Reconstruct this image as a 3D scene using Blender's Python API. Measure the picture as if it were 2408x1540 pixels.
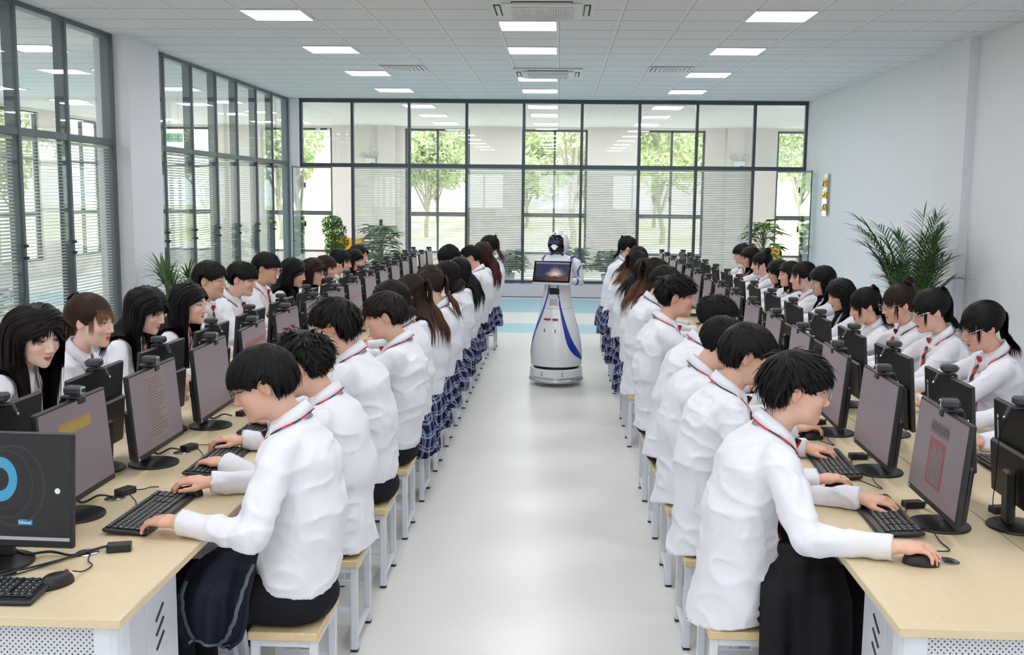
import bpy, bmesh, math, random
import numpy as np
from mathutils import Vector, Matrix, Euler
random.seed(7); RNG = np.random.default_rng(11)
PI = math.pi
SC = bpy.context.scene
COL = SC.collection
for o in list(bpy.data.objects): bpy.data.objects.remove(o)

# ---------------------------------------------------------------- camera
CAMX, CAMH, FPX = 0.0344, 1.858, 2445.0
def cam_axes(p, yw, r):
    cy, sy, cp, sp = math.cos(yw), math.sin(yw), math.cos(p), math.sin(p)
    f = Vector((-sy*cp, cy*cp, -sp)); ri = Vector((cy, sy, 0)); up = ri.cross(f)
    return ri*math.cos(r)+up*math.sin(r), up*math.cos(r)-ri*math.sin(r), f
AR, AU, AF = cam_axes(0.126627, 0.0432917, 0.01031788)
cd = bpy.data.cameras.new('camera'); cd.sensor_width = 36; cd.sensor_fit = 'HORIZONTAL'; cd.lens = FPX/2408*36
cd.clip_start = .05; cd.clip_end = 400
cam = bpy.data.objects.new('camera', cd); COL.objects.link(cam)
cam.matrix_world = Matrix(((AR.x, AU.x, -AF.x, CAMX), (AR.y, AU.y, -AF.y, 0), (AR.z, AU.z, -AF.z, CAMH), (0, 0, 0, 1)))
SC.camera = cam
# ---------------------------------------------------------------- world, sun, exposure
SC.view_settings.view_transform = 'Standard'; SC.view_settings.look = 'None'
SC.view_settings.gamma = 1; SC.view_settings.use_curve_mapping = False
SC.view_settings.exposure = -0.05
W = bpy.data.worlds.new('sky'); SC.world = W; W.use_nodes = True
wn = W.node_tree.nodes; wl = W.node_tree.links
for n in list(wn): wn.remove(n)
wo = wn.new('ShaderNodeOutputWorld'); wb = wn.new('ShaderNodeBackground')
wb.inputs[0].default_value = (.93, .97, 1, 1); wb.inputs[1].default_value = 4.2
wl.new(wb.outputs[0], wo.inputs[0])
sl = bpy.data.lights.new('sun', 'SUN'); sl.energy = 5.0; sl.angle = .3; sl.color = (1, .97, .9)
sun = bpy.data.objects.new('sun', sl); COL.objects.link(sun); sun.rotation_euler = (math.radians(38), 0, math.radians(150))
PANEL_STRENGTH = 17.5
try:
    SC.cycles.use_denoising = True; SC.cycles.max_bounces = 7; SC.cycles.transparent_max_bounces = 16
    SC.cycles.diffuse_bounces = 4; SC.cycles.glossy_bounces = 3; SC.cycles.use_adaptive_sampling = True; SC.cycles.adaptive_threshold = .035; SC.cycles.caustics_reflective = False; SC.cycles.caustics_refractive = False
    SC.cycles.sample_clamp_indirect = 6; SC.cycles.use_light_tree = True
except Exception: pass

# ---------------------------------------------------------------- materials
def lin(c):
    return tuple(((v/12.92) if v <= .04045 else ((v+.055)/1.055)**2.4) for v in c)
def rgb(r, g, b): return lin((r/255, g/255, b/255))+(1,)
MATS = {}
def mat(name, col, rough=.5, metal=0, spec=.5, emit=None, es=0, coat=0):
    if name in MATS: return MATS[name]
    m = bpy.data.materials.new(name); m.use_nodes = True
    b = m.node_tree.nodes['Principled BSDF']
    b.inputs['Base Color'].default_value = col; b.inputs['Roughness'].default_value = rough
    b.inputs['Metallic'].default_value = metal; b.inputs['Specular IOR Level'].default_value = spec
    if coat: b.inputs['Coat Weight'].default_value = coat; b.inputs['Coat Roughness'].default_value = .08
    if emit: b.inputs['Emission Color'].default_value = emit; b.inputs['Emission Strength'].default_value = es
    MATS[name] = m
    return m
class NT:
    """small helper to write node trees"""
    def __init__(s, m): s.t = m.node_tree; s.n = s.t.nodes; s.l = s.t.links; s.b = s.n['Principled BSDF']
    def new(s, typ, **kw):
        n = s.n.new(typ)
        for k, v in kw.items(): setattr(n, k, v)
        return n
    def inp(s, sock, v):
        if hasattr(v, 'is_linked'): s.l.new(v, sock)
        else: sock.default_value = v
    def math(s, op, a, b=0, c=None):
        n = s.new('ShaderNodeMath', operation=op); s.inp(n.inputs[0], a); s.inp(n.inputs[1], b)
        if c is not None: s.inp(n.inputs[2], c)
        return n.outputs[0]
    def mix(s, f, a, b):
        n = s.new('ShaderNodeMix', data_type='RGBA'); s.inp(n.inputs[0], f); s.inp(n.inputs[6], a); s.inp(n.inputs[7], b)
        return n.outputs[2]
    def coord(s, which='Object'): return s.new('ShaderNodeTexCoord').outputs[which]
    def xyz(s, v):
        n = s.new('ShaderNodeSeparateXYZ'); s.l.new(v, n.inputs[0]); return n.outputs
    def noise(s, vec, scale, detail=3, rough=.5, dist=0):
        n = s.new('ShaderNodeTexNoise'); s.l.new(vec, n.inputs['Vector']); n.inputs['Scale'].default_value = scale
        n.inputs['Detail'].default_value = detail; n.inputs['Roughness'].default_value = rough; n.inputs['Distortion'].default_value = dist
        return n.outputs['Fac']
    def mapping(s, vec, scale=(1, 1, 1), rot=(0, 0, 0), loc=(0, 0, 0)):
        n = s.new('ShaderNodeMapping'); s.l.new(vec, n.inputs[0]); n.inputs['Scale'].default_value = scale
        n.inputs['Rotation'].default_value = rot; n.inputs['Location'].default_value = loc
        return n.outputs[0]
    def bump(s, h, strength=.2, dist=.01):
        n = s.new('ShaderNodeBump'); s.l.new(h, n.inputs['Height']); n.inputs['Strength'].default_value = strength
        n.inputs['Distance'].default_value = dist; s.l.new(n.outputs[0], s.b.inputs['Normal'])
    def ramp(s, f, stops):
        n = s.new('ShaderNodeValToRGB'); s.l.new(f, n.inputs[0]); e = n.color_ramp.elements
        e[0].position, e[0].color = stops[0]; e[1].position, e[1].color = stops[-1]
        for p, c in stops[1:-1]:
            k = e.new(p); k.color = c
        return n.outputs[0]
    def color(s, v): s.inp(s.b.inputs['Base Color'], v)
    def set(s, name, v): s.inp(s.b.inputs[name], v)

def attr_mat(name, rough, spec=.5, amount=1.0):
    m = mat(name, (1, 1, 1, 1), rough, spec=spec); t = NT(m)
    a = t.new('ShaderNodeAttribute', attribute_name='Col'); t.color(a.outputs['Color'])
    return m, t

# ---------------------------------------------------------------- objects
def linked(name, data): 
    o = bpy.data.objects.new(name, data); COL.objects.link(o); return o
def tag(o, label=None, cat=None, group=None, kind=None):
    if label: o['label'] = label
    if cat: o['category'] = cat
    if group: o['group'] = group
    if kind: o['kind'] = kind
    return o
def thing(name, label, cat, loc=(0, 0, 0), rz=0, group=None):
    o = linked(name, None); o.location = loc; o.rotation_euler = (0, 0, rz); o.empty_display_size = .1
    return tag(o, label, cat, group)
def copy_tree(root, loc=None, rz=None, label=None, group=None, skip=()):
    def rec(o, par):
        c = o.copy(); COL.objects.link(c)
        if par is not None: c.parent = par
        for ch in KIDS.get(o.name, []):
            if ch.name.split('.')[0] not in skip: 
                rec(ch, c)
        if par is not None: KIDS.setdefault(par.name, []).append(c)
        return c
    r = rec(root, None)
    if loc is not None: r.location = loc
    if rz is not None: r.rotation_euler = (0, 0, rz)
    if label: r['label'] = label
    if group: r['group'] = group
    return r
KIDS = {}
class MB:
    """collects shapes into one mesh"""
    def __init__(s): s.v = []; s.f = []; s.mi = []; s.cur = 0; s.sm = []
    def add(s, vs, fs, smooth=False):
        b = len(s.v); s.v.extend(tuple(v) for v in vs)
        for f in fs: s.f.append(tuple(i+b for i in f)); s.mi.append(s.cur); s.sm.append(smooth)
        return s
    def box(s, lo, hi, c=0.0, M=None):
        (x0, y0, z0), (x1, y1, z1) = lo, hi
        if c <= 0:
            vs = [(x, y, z) for x in (x0, x1) for y in (y0, y1) for z in (z0, z1)]
            fs = [(0, 1, 3, 2), (4, 6, 7, 5), (0, 4, 5, 1), (2, 3, 7, 6), (0, 2, 6, 4), (1, 5, 7, 3)]
        else:
            c = min(c, (x1-x0)*.49, (y1-y0)*.49, (z1-z0)*.49)
            vs = []; idx = {}
            X, Y, Z = (x0, x1), (y0, y1), (z0, z1)
            for i in (0, 1):
                for j in (0, 1):
                    for k in (0, 1):
                        dx, dy, dz = (c if i == 0 else -c), (c if j == 0 else -c), (c if k == 0 else -c)
                        for a in range(3):
                            p = [X[i]+dx, Y[j]+dy, Z[k]+dz]
                            p[a] = (X[i], Y[j], Z[k])[a]
                            idx[i, j, k, a] = len(vs); vs.append(tuple(p))
            fs = []
            for a in range(3):
                b_, c_ = (a+1) % 3, (a+2) % 3
                for e in (0, 1):
                    q = []
                    for (u, w) in ((0, 0), (1, 0), (1, 1), (0, 1)):
                        k = [0, 0, 0]; k[a] = e; k[b_] = u; k[c_] = w; q.append(idx[k[0], k[1], k[2], a])
                    fs.append(tuple(q if e else q[::-1]))
            for a in range(3):   # edges along axis a
                b_, c_ = (a+1) % 3, (a+2) % 3
                for u in (0, 1):
                    for w in (0, 1):
                        k0 = [0, 0, 0]; k0[b_] = u; k0[c_] = w; k1 = list(k0); k1[a] = 1
                        q = [idx[(*k0, b_)], idx[(*k1, b_)], idx[(*k1, c_)], idx[(*k0, c_)]]
                        fs.append(tuple(q if (u ^ w) == 0 else q[::-1]))
            for i in (0, 1):
                for j in (0, 1):
                    for k in (0, 1):
                        q = [idx[i, j, k, 0], idx[i, j, k, 1], idx[i, j, k, 2]]
                        fs.append(tuple(q if (i ^ j ^ k) else q[::-1]))
        if M is not None: vs = [tuple(M @ Vector(v)) for v in vs]
        return s.add(vs, fs)
    def bar(s, a, b, w, h, up=(0, 0, 1), c=0.0):
        a, b = Vector(a), Vector(b); d = (b-a); L = d.length; d.normalize(); u = Vector(up)
        if abs(d.dot(u)) > .98: u = Vector((0, 1, 0))
        x = d.cross(u).normalized(); z = x.cross(d)
        M = Matrix(((d.x, x.x, z.x, a.x), (d.y, x.y, z.y, a.y), (d.z, x.z, z.z, a.z), (0, 0, 0, 1)))
        return s.box((0, -w/2, -h/2), (L, w/2, h/2), c, M)
    def tube(s, pts, r, n=8, cap=True, flat=1.0, up=(0, 0, 1)):
        pts = [Vector(p) for p in pts]; m = len(pts)
        rs = r if hasattr(r, '__len__') else [r]*m
        vs = []; prev = None
        for i, p in enumerate(pts):
            t = (pts[min(i+1, m-1)]-pts[max(i-1, 0)]).normalized()
            if prev is None:
                u = Vector(up); u = (u if abs(u.dot(t)) < .95 else Vector((1, 0, 0)))
                x = t.cross(u).normalized()
            else: x = (prev-t*prev.dot(t)).normalized()
            prev = x; y = t.cross(x)
            for k in range(n):
                a = 2*PI*k/n; vs.append(p+x*(math.cos(a)*rs[i])+y*(math.sin(a)*rs[i]*flat))
        fs = [(i*n+k, i*n+(k+1) % n, (i+1)*n+(k+1) % n, (i+1)*n+k) for i in range(m-1) for k in range(n)]
        if cap: fs += [tuple(range(n-1, -1, -1)), tuple(range((m-1)*n, m*n))]
        return s.add(vs, fs, True)
    def lathe(s, prof, n=24, c=(0, 0, 0), axis='z', a0=0, a1=2*PI, sx=1, sy=1):
        full = abs(a1-a0-2*PI) < 1e-6; m = n if full else n+1; vs = []
        for r, z in prof:
            for k in range(m):
                a = a0+(a1-a0)*k/n; p = (r*math.cos(a)*sx, r*math.sin(a)*sy, z)
                if axis == 'x': p = (p[2], p[0], p[1])
                elif axis == 'y': p = (p[1], p[2], p[0])
                vs.append((p[0]+c[0], p[1]+c[1], p[2]+c[2]))
        fs = [(i*m+k, i*m+(k+1) % m, (i+1)*m+(k+1) % m, (i+1)*m+k) for i in range(len(prof)-1) for k in range(n if full else n)]
        if full:
            if prof[0][0] > 1e-6: fs.append(tuple(range(m-1, -1, -1)))
            if prof[-1][0] > 1e-6: fs.append(tuple(range((len(prof)-1)*m, len(prof)*m)))
        return s.add(vs, fs, True)
    def prism(s, poly, z0, z1, M=None):
        n = len(poly); vs = [(x, y, z0) for x, y in poly]+[(x, y, z1) for x, y in poly]
        fs = [tuple(range(n-1, -1, -1)), tuple(range(n, 2*n))]+[(k, (k+1) % n, n+(k+1) % n, n+k) for k in range(n)]
        if M is not None: vs = [tuple(M @ Vector(v)) for v in vs]
        return s.add(vs, fs)
    def build(s, name, m, parent=None, bevel=0, smooth=None, loc=None):
        me = bpy.data.meshes.new(name); me.from_pydata(s.v, [], s.f); me.update()
        bm = bmesh.new(); bm.from_mesh(me); bmesh.ops.recalc_face_normals(bm, faces=bm.faces); bm.to_mesh(me); bm.free()
        for x in (m if isinstance(m, (list, tuple)) else [m]): me.materials.append(x)
        if len(me.polygons) == len(s.mi):
            me.polygons.foreach_set('material_index', s.mi)
            me.polygons.foreach_set('use_smooth', [bool(q) if smooth is None else smooth for q in s.sm])
        o = linked(name, me)
        if loc: o.location = loc
        if parent is not None: o.parent = parent; KIDS.setdefault(parent.name, []).append(o)
        if any(s.sm) and smooth is None:
            try: me.set_sharp_from_angle(angle=math.radians(40))
            except Exception: pass
        return o
def np_mesh(name, V, F, m, parent=None, smooth=True, col=None):
    """mesh from numpy arrays; F is (n,4) or a list of such arrays"""
    me = bpy.data.meshes.new(name); V = np.asarray(V, np.float32); F = np.asarray(F, np.int32)
    me.vertices.add(len(V)); me.vertices.foreach_set('co', V.ravel())
    k = F.shape[1]; me.loops.add(F.size); me.loops.foreach_set('vertex_index', F.ravel())
    me.polygons.add(len(F)); me.polygons.foreach_set('loop_start', np.arange(0, F.size, k, dtype=np.int32))
    me.polygons.foreach_set('use_smooth', np.full(len(F), smooth)); me.update(calc_edges=True)
    if col is not None:
        a = me.color_attributes.new('Col', 'FLOAT_COLOR', 'POINT')
        c4 = np.ones((len(V), 4), np.float32); c4[:, :3] = col; a.data.foreach_set('color', c4.ravel())
    for x in (m if isinstance(m, (list, tuple)) else [m]): me.materials.append(x)
    o = linked(name, me)
    if parent is not None: o.parent = parent; KIDS.setdefault(parent.name, []).append(o)
    return o
# ================================================================= materials of the setting
H = 3.56; TILE = .6; TY0 = 9.897
def wall_mat(name, c):
    m = mat(name, c, .75, spec=.25); t = NT(m); v = t.coord()
    n = t.noise(v, 90, 3); t.bump(n, .05, .002)
    n2 = t.noise(v, .7, 2); t.color(t.mix(t.math('MULTIPLY', n2, .06), c, (c[0]*.85, c[1]*.87, c[2]*.9, 1)))
    return m
WALLM = wall_mat('white_wall_paint', rgb(238, 239, 243))
BASEM = wall_mat('shade_toned_white_base', rgb(205, 206, 216))  # white base wall, its shade put into the grey colour
WARMM = wall_mat('cream_wall_paint', rgb(232, 226, 222))
COLM = wall_mat('white_column_paint', rgb(236, 236, 242))
FLOORM = mat('white_epoxy_floor', rgb(224, 223, 220), .22, spec=.5)
t = NT(FLOORM); v = t.coord(); X, Y, Z = t.xyz(v)
def band(y0, y1): return t.math('MULTIPLY', t.math('GREATER_THAN', Y, y0), t.math('LESS_THAN', Y, y1))
n1 = t.noise(v, .9, 4, .6); n2 = t.noise(t.mapping(v, (1, .35, 1)), 6, 5, .7)
dirt = t.math('MULTIPLY', t.math('SUBTRACT', n1, .45), .5)
base = t.mix(t.math('MAXIMUM', dirt, 0), rgb(232, 231, 228), rgb(208, 204, 197))
scuff = t.math('MULTIPLY', t.math('GREATER_THAN', n2, .74), .12)
base = t.mix(scuff, base, rgb(170, 165, 158))
blue = t.mix(t.math('MULTIPLY', n1, .5), rgb(162, 206, 222), rgb(180, 216, 228))
stripe = t.math('ADD', band(14.04, 15.08), band(16.52, 18.68))
t.color(t.mix(stripe, base, blue)); t.set('Roughness', t.math('ADD', t.math('MULTIPLY', n2, .2), .22))
t.bump(n1, .03, .02)
CEILM = mat('mineral_ceiling_tile', rgb(243, 244, 246), .85, spec=.2)
t = NT(CEILM); v = t.coord(); X, Y, Z = t.xyz(v)
def gridline(c, off, w):
    a = t.math('FRACT', t.math('ADD', t.math('DIVIDE', t.math('SUBTRACT', c, off), TILE), .5+200))
    return t.math('LESS_THAN', t.math('ABSOLUTE', t.math('SUBTRACT', a, .5)), w/TILE)
gx = gridline(X, 0, .013); gxe = gridline(X, .014, .005)
gy = gridline(Y, TY0, .009)
sp = t.noise(v, 240, 2); tilen = t.new('ShaderNodeTexWhiteNoise', noise_dimensions='2D')
fx = t.math('FLOOR', t.math('DIVIDE', X, TILE)); fy = t.math('FLOOR', t.math('DIVIDE', t.math('SUBTRACT', Y, TY0), TILE))
cx_ = t.new('ShaderNodeCombineXYZ'); t.inp(cx_.inputs[0], fx); t.inp(cx_.inputs[1], fy); t.l.new(cx_.outputs[0], tilen.inputs['Vector'])
c = t.mix(t.math('MULTIPLY', tilen.outputs['Value'], .35), rgb(243, 244, 246), rgb(236, 239, 243))
c = t.mix(t.math('MULTIPLY', t.math('GREATER_THAN', sp, .62), .12), c, rgb(205, 206, 208))
c = t.mix(gy, c, rgb(168, 170, 175)); c = t.mix(gxe, c, rgb(165, 167, 171)); c = t.mix(gx, c, rgb(252, 252, 250))
t.color(c)
FRAMEM = mat('slate_grey_aluminium', rgb(72, 79, 88), .38, .35)
FRAMEL = mat('light_grey_aluminium', rgb(96, 103, 110), .42, .3)
WINM = mat('dark_window_aluminium', rgb(84, 88, 92), .45, .2)
def glass_mat(name, tint, refl=1.0):
    m = bpy.data.materials.new(name); m.use_nodes = True; n = m.node_tree.nodes; l = m.node_tree.links
    for x in list(n): n.remove(x)
    o = n.new('ShaderNodeOutputMaterial'); tr = n.new('ShaderNodeBsdfTransparent'); gl = n.new('ShaderNodeBsdfGlossy')
    tr.inputs[0].default_value = tint; gl.inputs['Roughness'].default_value = .01; gl.inputs[0].default_value = (.95, 1, .98, 1)
    fr = n.new('ShaderNodeLayerWeight'); pw = n.new('ShaderNodeMath'); pw.operation = 'POWER'; l.new(fr.outputs['Facing'], pw.inputs[0]); pw.inputs[1].default_value = 4.5
    mm = n.new('ShaderNodeMath'); mm.operation = 'MULTIPLY_ADD'; l.new(pw.outputs[0], mm.inputs[0]); mm.inputs[1].default_value = .62*refl; mm.inputs[2].default_value = .038*refl; mm.use_clamp = True
    mx = n.new('ShaderNodeMixShader'); l.new(mm.outputs[0], mx.inputs[0]); l.new(tr.outputs[0], mx.inputs[1]); l.new(gl.outputs[0], mx.inputs[2])
    l.new(mx.outputs[0], o.inputs[0]); MATS[name] = m
    return m
GLASS = glass_mat('clear_partition_glass', (.955, .975, .962, 1), 1.0)
GLASSD = glass_mat('clear_door_glass', (.9, .95, .93, 1), 1.2)
SLATM = mat('white_blind_slat', rgb(214, 216, 214), .5)
METAL = mat('brushed_steel', rgb(190, 190, 192), .28, 1)
CHROME = mat('chrome', rgb(225, 226, 228), .12, 1)
BLACKP = mat('black_plastic', rgb(28, 28, 31), .42)
DARKP = mat('charcoal_plastic', rgb(52, 52, 56), .5)
WHITEP = mat('white_plastic', rgb(236, 237, 238), .38)
LAMPM = mat('led_panel_diffuser', (1, 1, 1, 1), .5, emit=(.97, .985, 1, 1), es=PANEL_STRENGTH)

def S(name, m, boxes, c=0, **kw):
    b = MB()
    for lo, hi in boxes: b.box(lo, hi, c)
    o = b.build(name, m, **kw); 
    if kw.get('parent') is None: o['kind'] = 'structure'
    return o
XL, XR, YB, YF = -4.88, 4.44, 19.0, 26.5
S('floor', FLOORM, [((-11, -3.2, -.15), (8.2, YF+.2, 0))])
S('ceiling', CEILM, [((-11, -3.2, H), (8.2, YF+.2, H+.2))])
S('wall_right', WALLM, [((XR, -3, 0), (XR+.2, 19.06, H))])
S('wall_right_far', WARMM, [((8, 19.06, 0), (8.2, YF, H))])
FILL_WINX = [(-3.7, -2.1), (-.8, .8), (2.1, 3.7)]; bx = [((-11, -3.2, 0), (XR+.2, -3, 1.3)), ((-11, -3.2, 2.7), (XR+.2, -3, H))]; xs = [-11]+[e for w in FILL_WINX for e in w]+[XR+.2]  # unseen window openings added to let in fill light from behind the camera
for i in range(0, len(xs), 2): bx.append(((xs[i], -3.2, 1.3), (xs[i+1], -3, 2.7)))
S('wall_behind_camera', WALLM, bx)
for i, (a, c_) in enumerate(FILL_WINX): S(f'window_{50+i}', WINM, [((a, -3.14, 1.3), (a+.05, -3.06, 2.7)), ((c_-.05, -3.14, 1.3), (c_, -3.06, 2.7)), (((a+c_)/2-.025, -3.14, 1.3), ((a+c_)/2+.025, -3.06, 2.7)), ((a+.05, -3.14, 1.3), (c_-.05, -3.06, 1.35)), ((a+.05, -3.14, 2.65), (c_-.05, -3.06, 2.7))])  # frames of the added fill-light windows
S('column_right', COLM, [((4.345, 11.45, 0), (XR, 12.3, H))])
S('column_left', COLM, [((-5.1, 11.5, 0), (-4.72, 12.4, H))])
S('column_corner', COLM, [((-5.02, 18.98, 0), (-4.69, 19.25, H))])
S('wall_left_near', WALLM, [((-5.02, -3, 0), (-4.86, 5.36, H))])
# baseboards
S('baseboard_right', BASEM, [((XR-.012, -3, 0), (XR, 11.45, .09)), ((XR-.012, 12.3, 0), (XR, 19, .09))])
# far outer wall with window openings, left outer wall
WINX = [(-10.3, -8.65), (-7.38, -5.73), (-3.87, -2.22), (-.91, .74), (2.02, 3.67), (5.45, 7.1)]
zb, zt = .36, 3.5
bx = [((-11, YF, 0), (8.2, YF+.25, zb)), ((-11, YF, zt), (8.2, YF+.25, H))]
xs = [-11]+[e for w in WINX for e in w]+[8.2]
for i in range(0, len(xs), 2): bx.append(((xs[i], YF, zb), (xs[i+1], YF+.25, zt)))
S('wall_far', WARMM, bx)
S('trim_1', WARMM, [((-4.55, YF-.12, 0), (-4.1, YF, H)), ((1.2+3.0, YF-.12, 0), (4.62, YF, H))])
def outer_window(nm, x0, x1):
    r = thing(nm, None, None); r['kind'] = 'structure'
    b = MB(); y0, y1 = YF+.06, YF+.14; w = .055
    for (a, c_) in ((x0, x0+w), (x1-w, x1), ((x0+x1)/2-w/2, (x0+x1)/2+w/2)): b.box((a, y0, zb), (c_, y1, zt), .004)
    for (a, c_) in ((zb, zb+w), (zt-w, zt), (1.3, 1.41), (2.49, 2.55)): b.box((x0+w, y0, a), (x1-w, y1, c_), .004)
    b.build('window_frame', WINM, r)
    MB().box((x0+w, YF+.095, zb+w), (x1-w, YF+.105, zt-w)).build('pane', GLASS, r)
    MB().box(((x0+x1)/2-.05, y0-.035, 1.72), ((x0+x1)/2-.03, y0, 1.86), .006).build('handle', BLACKP, r)
    return r
for i, (a, b_) in enumerate(WINX): outer_window(f'window_{i+1}', a, b_)
# left outer wall of the neighbouring room
LWY = [(2.2+3*k, 3.95+3*k) for k in range(8)]
bx = [((-11.2, -3.2, 0), (-11, YF+.25, zb)), ((-11.2, -3.2, zt), (-11, YF+.25, H))]
ys = [-3.2]+[e for w in LWY for e in w]+[YF+.25]
for i in range(0, len(ys), 2): bx.append(((-11.2, ys[i], zb), (-11, ys[i+1], zt)))
S('wall_left_far', WARMM, bx)
for i, (y0, y1) in enumerate(LWY):
    r = thing(f'window_{i+20}', None, None); r['kind'] = 'structure'; b = MB(); w = .055
    for a, c_ in ((y0, y0+w), (y1-w, y1), ((y0+y1)/2-w/2, (y0+y1)/2+w/2)): b.box((-11.14, a, zb), (-11.06, c_, zt))
    for a, c_ in ((zb, zb+w), (zt-w, zt), (1.3, 1.41), (2.49, 2.55)): b.box((-11.14, y0+w, a), (-11.06, y1-w, c_))
    b.build('window_frame', WINM, r)
    MB().box((-11.105, y0+w, zb+w), (-11.095, y1-w, zt-w)).build('pane', GLASS, r)
# ---------------------------------------------------------------- glass partitions
def slats(b, axis, a0, a1, pos, z0, z1, tilt, pitch=.032, w=.025):
    z = z1-.03; ct, st = math.cos(tilt)*w/2, math.sin(tilt)*w/2; th = .0007
    while z > z0+.02:
        q = []
        for (d, dz) in ((-ct, st), (0, .0022), (ct, -st)):
            for e in (0, -th): q.append((d, z+dz+e))
        vs = []
        for u in (a0, a1):
            for d, zz in q:
                vs.append((u, pos+d, zz) if axis == 'x' else (pos+d, u, zz))
        fs = [(0, 2, 8, 6), (2, 4, 10, 8), (1, 7, 9, 3), (3, 9, 11, 5), (0, 6, 7, 1), (4, 5, 11, 10)]
        b.add(vs, fs); z -= pitch
def blind(label, axis, a0, a1, pos, z0, z1, tilt, group, cat='blind'):
    r = thing('venetian_blind', label, 'window blind', ((a0+a1)/2, pos, z1) if axis == 'x' else (pos, (a0+a1)/2, z1), 0, group)
    b = MB(); slats(b, axis, a0, a1, pos, z0+.03, z1-.03, tilt); L = r.location
    def bl(bb, n, m):
        bb.v = [(x-L.x, y-L.y, z-L.z) for x, y, z in bb.v]; return bb.build(n, m, r)
    bl(b, 'slats', SLATM); b = MB(); d = .014
    (b.box((a0, pos-d, z1-.03), (a1, pos+d, z1)) if axis == 'x' else b.box((pos-d, a0, z1-.03), (pos+d, a1, z1))); bl(b, 'head_rail', WHITEP)
    b = MB(); (b.box((a0, pos-d, z0+.005), (a1, pos+d, z0+.022)) if axis == 'x' else b.box((pos-d, a0, z0+.005), (pos+d, a1, z0+.022))); bl(b, 'bottom_rail', WHITEP)
    for f in (.13, .87):
        u = a0+(a1-a0)*f; b = MB(); p = (u, pos-.013) if axis == 'x' else (pos+.013, u)
        b.tube([(p[0], p[1], z0+.01), (p[0], p[1], z1-.02)], .0011, 4); bl(b, 'ladder_cord', WHITEP)
BX = [-4.67, -3.73, -2.69, -1.645, -.61, .432, 1.462, 2.487, 3.508, 4.42]
ordn = ['first', 'second', 'third', 'fourth', 'fifth', 'sixth', 'seventh', 'eighth', 'ninth', 'tenth', 'eleventh', 'twelfth', 'thirteenth', 'fourteenth', 'fifteenth', 'sixteenth']
ZS, ZT0, ZT1, ZC = .28, 2.335, 2.405, 3.49
def bay_x(k, door):
    x0, x1 = BX[k], BX[k+1]; w = .05; y0, y1 = YB, YB+.1
    r = thing(f'window_{k+7}', None, None); r['kind'] = 'structure'
    b = MB()
    b.box((x0-w/2, y0, 0 if door or k == 8 or k == 1 else ZS-.03), (x0+w/2, y1, H), .004)
    if k == 8: b.box((x1-w/2, y0, 0), (x1+w/2, y1, H), .004)
    b.box((x0+w/2, y0+.004, ZT0), (x1-w/2, y1-.004, ZT1), .004); b.box((x0+w/2, y0+.002, ZC), (x1-w/2, y1-.002, H), .004)
    if not door: b.box((x0+w/2, y0+.004, ZS-.02), (x1-w/2, y1-.004, ZS+.03), .004)
    b.build('window_frame', FRAMEM, r)
    MB().box((x0+w/2, y0+.016, ZT1), (x1-w/2, y0+.024, ZC)).build('upper_pane', GLASS, r)
    if not door: MB().box((x0+w/2, y0+.016, ZS+.03), (x1-w/2, y0+.024, ZT0)).build('lower_pane', GLASS, r)
for k in range(9): bay_x(k, k in (0, 8))
bn = ['second bay from the left door', 'third bay, left of the robot', 'bay just left of the robot', 'bay behind the robot', 'bay just right of the robot', 'bay behind the far ends of the right desks', 'bay next to the right doorway']
for k in range(1, 8):
    blind(f'white blind in rear partition, {bn[k-1]}', 'x', BX[k]+.03, BX[k+1]-.03, YB+.055, ZS+.035, ZT0-.003, math.radians(16 if k < 3 else 29), 'blinds in the rear partition')
S('wall_back_base', BASEM, [((BX[1], YB+.004, 0), (BX[8], YB+.1, ZS-.03))])
S('baseboard_back', DARKP, [((BX[1], YB-.004, 0), (BX[8], YB+.004, .012))])
# left partition
LY = [5.4, 6.42, 7.44, 8.45, 9.42, 10.39, 11.47]; LY2 = [12.43, 12.98, 13.98, 14.97, 15.95, 16.97, 17.92, 18.97]
kk = 30
def bay_y(y0, y1, last, tilt, lab):
    global kk
    w = .045; x0, x1 = XL, XL-.13
    r = thing(f'window_{kk}', None, None); kk += 1; r['kind'] = 'structure'; b = MB()
    b.box((x1, y0-w/2, 0), (x0, y0+w/2, H), .004)
    if last: b.box((x1, y1-w/2, 0), (x0, y1+w/2, H), .004)
    for za, zb_ in ((ZT0+.02, ZT1+.02), (ZC+.02, H), (ZS-.02, ZS+.03)): b.box((x1+.006, y0+w/2, za), (x0-.006, y1-w/2, zb_), .003)
    b.build('window_frame', FRAMEL, r)
    MB().box((x0-.022, y0+w/2, ZT1+.02), (x0-.014, y1-w/2, ZC+.02)).build('upper_pane', GLASS, r)
    MB().box((x0-.022, y0+w/2, ZS+.03), (x0-.014, y1-w/2, ZT0+.02)).build('lower_pane', GLASS, r)
    b = MB()
    for z in (1.22, 1.33): b.box((x0-.012, y0-.03, z), (x0+.018, y0+.03, z+.028), .005)
    b.build('blind_adjuster', BLACKP, r)
    if lab: blind(lab, 'y', y0+.03, y1-.03, XL-.075, ZS+.035, ZT0+.012, tilt, 'blinds in the left partition')
tl = [20, 20, 20, 48, 20, 26]
for i in range(6):
    lab = None
    if i >= 2: lab = 'white slatted blind in the left glass wall, ' + ['out of frame beside the near desks', 'closest to the left picture edge', 'between the two near mullions', 'beside the white column'][i-2]
    bay_y(LY[i], LY[i+1], i == 5, math.radians(tl[i]), lab)
tl2 = [26, 62, 40, 34, 30, 24, 20]
bl2 = ['narrow bay just beyond the white column', 'nearly shut, second bay beyond the white column', 'third bay beyond the white column', 'fourth bay beyond the white column', 'fifth bay beyond the white column', 'second bay from the far corner', None]
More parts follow.
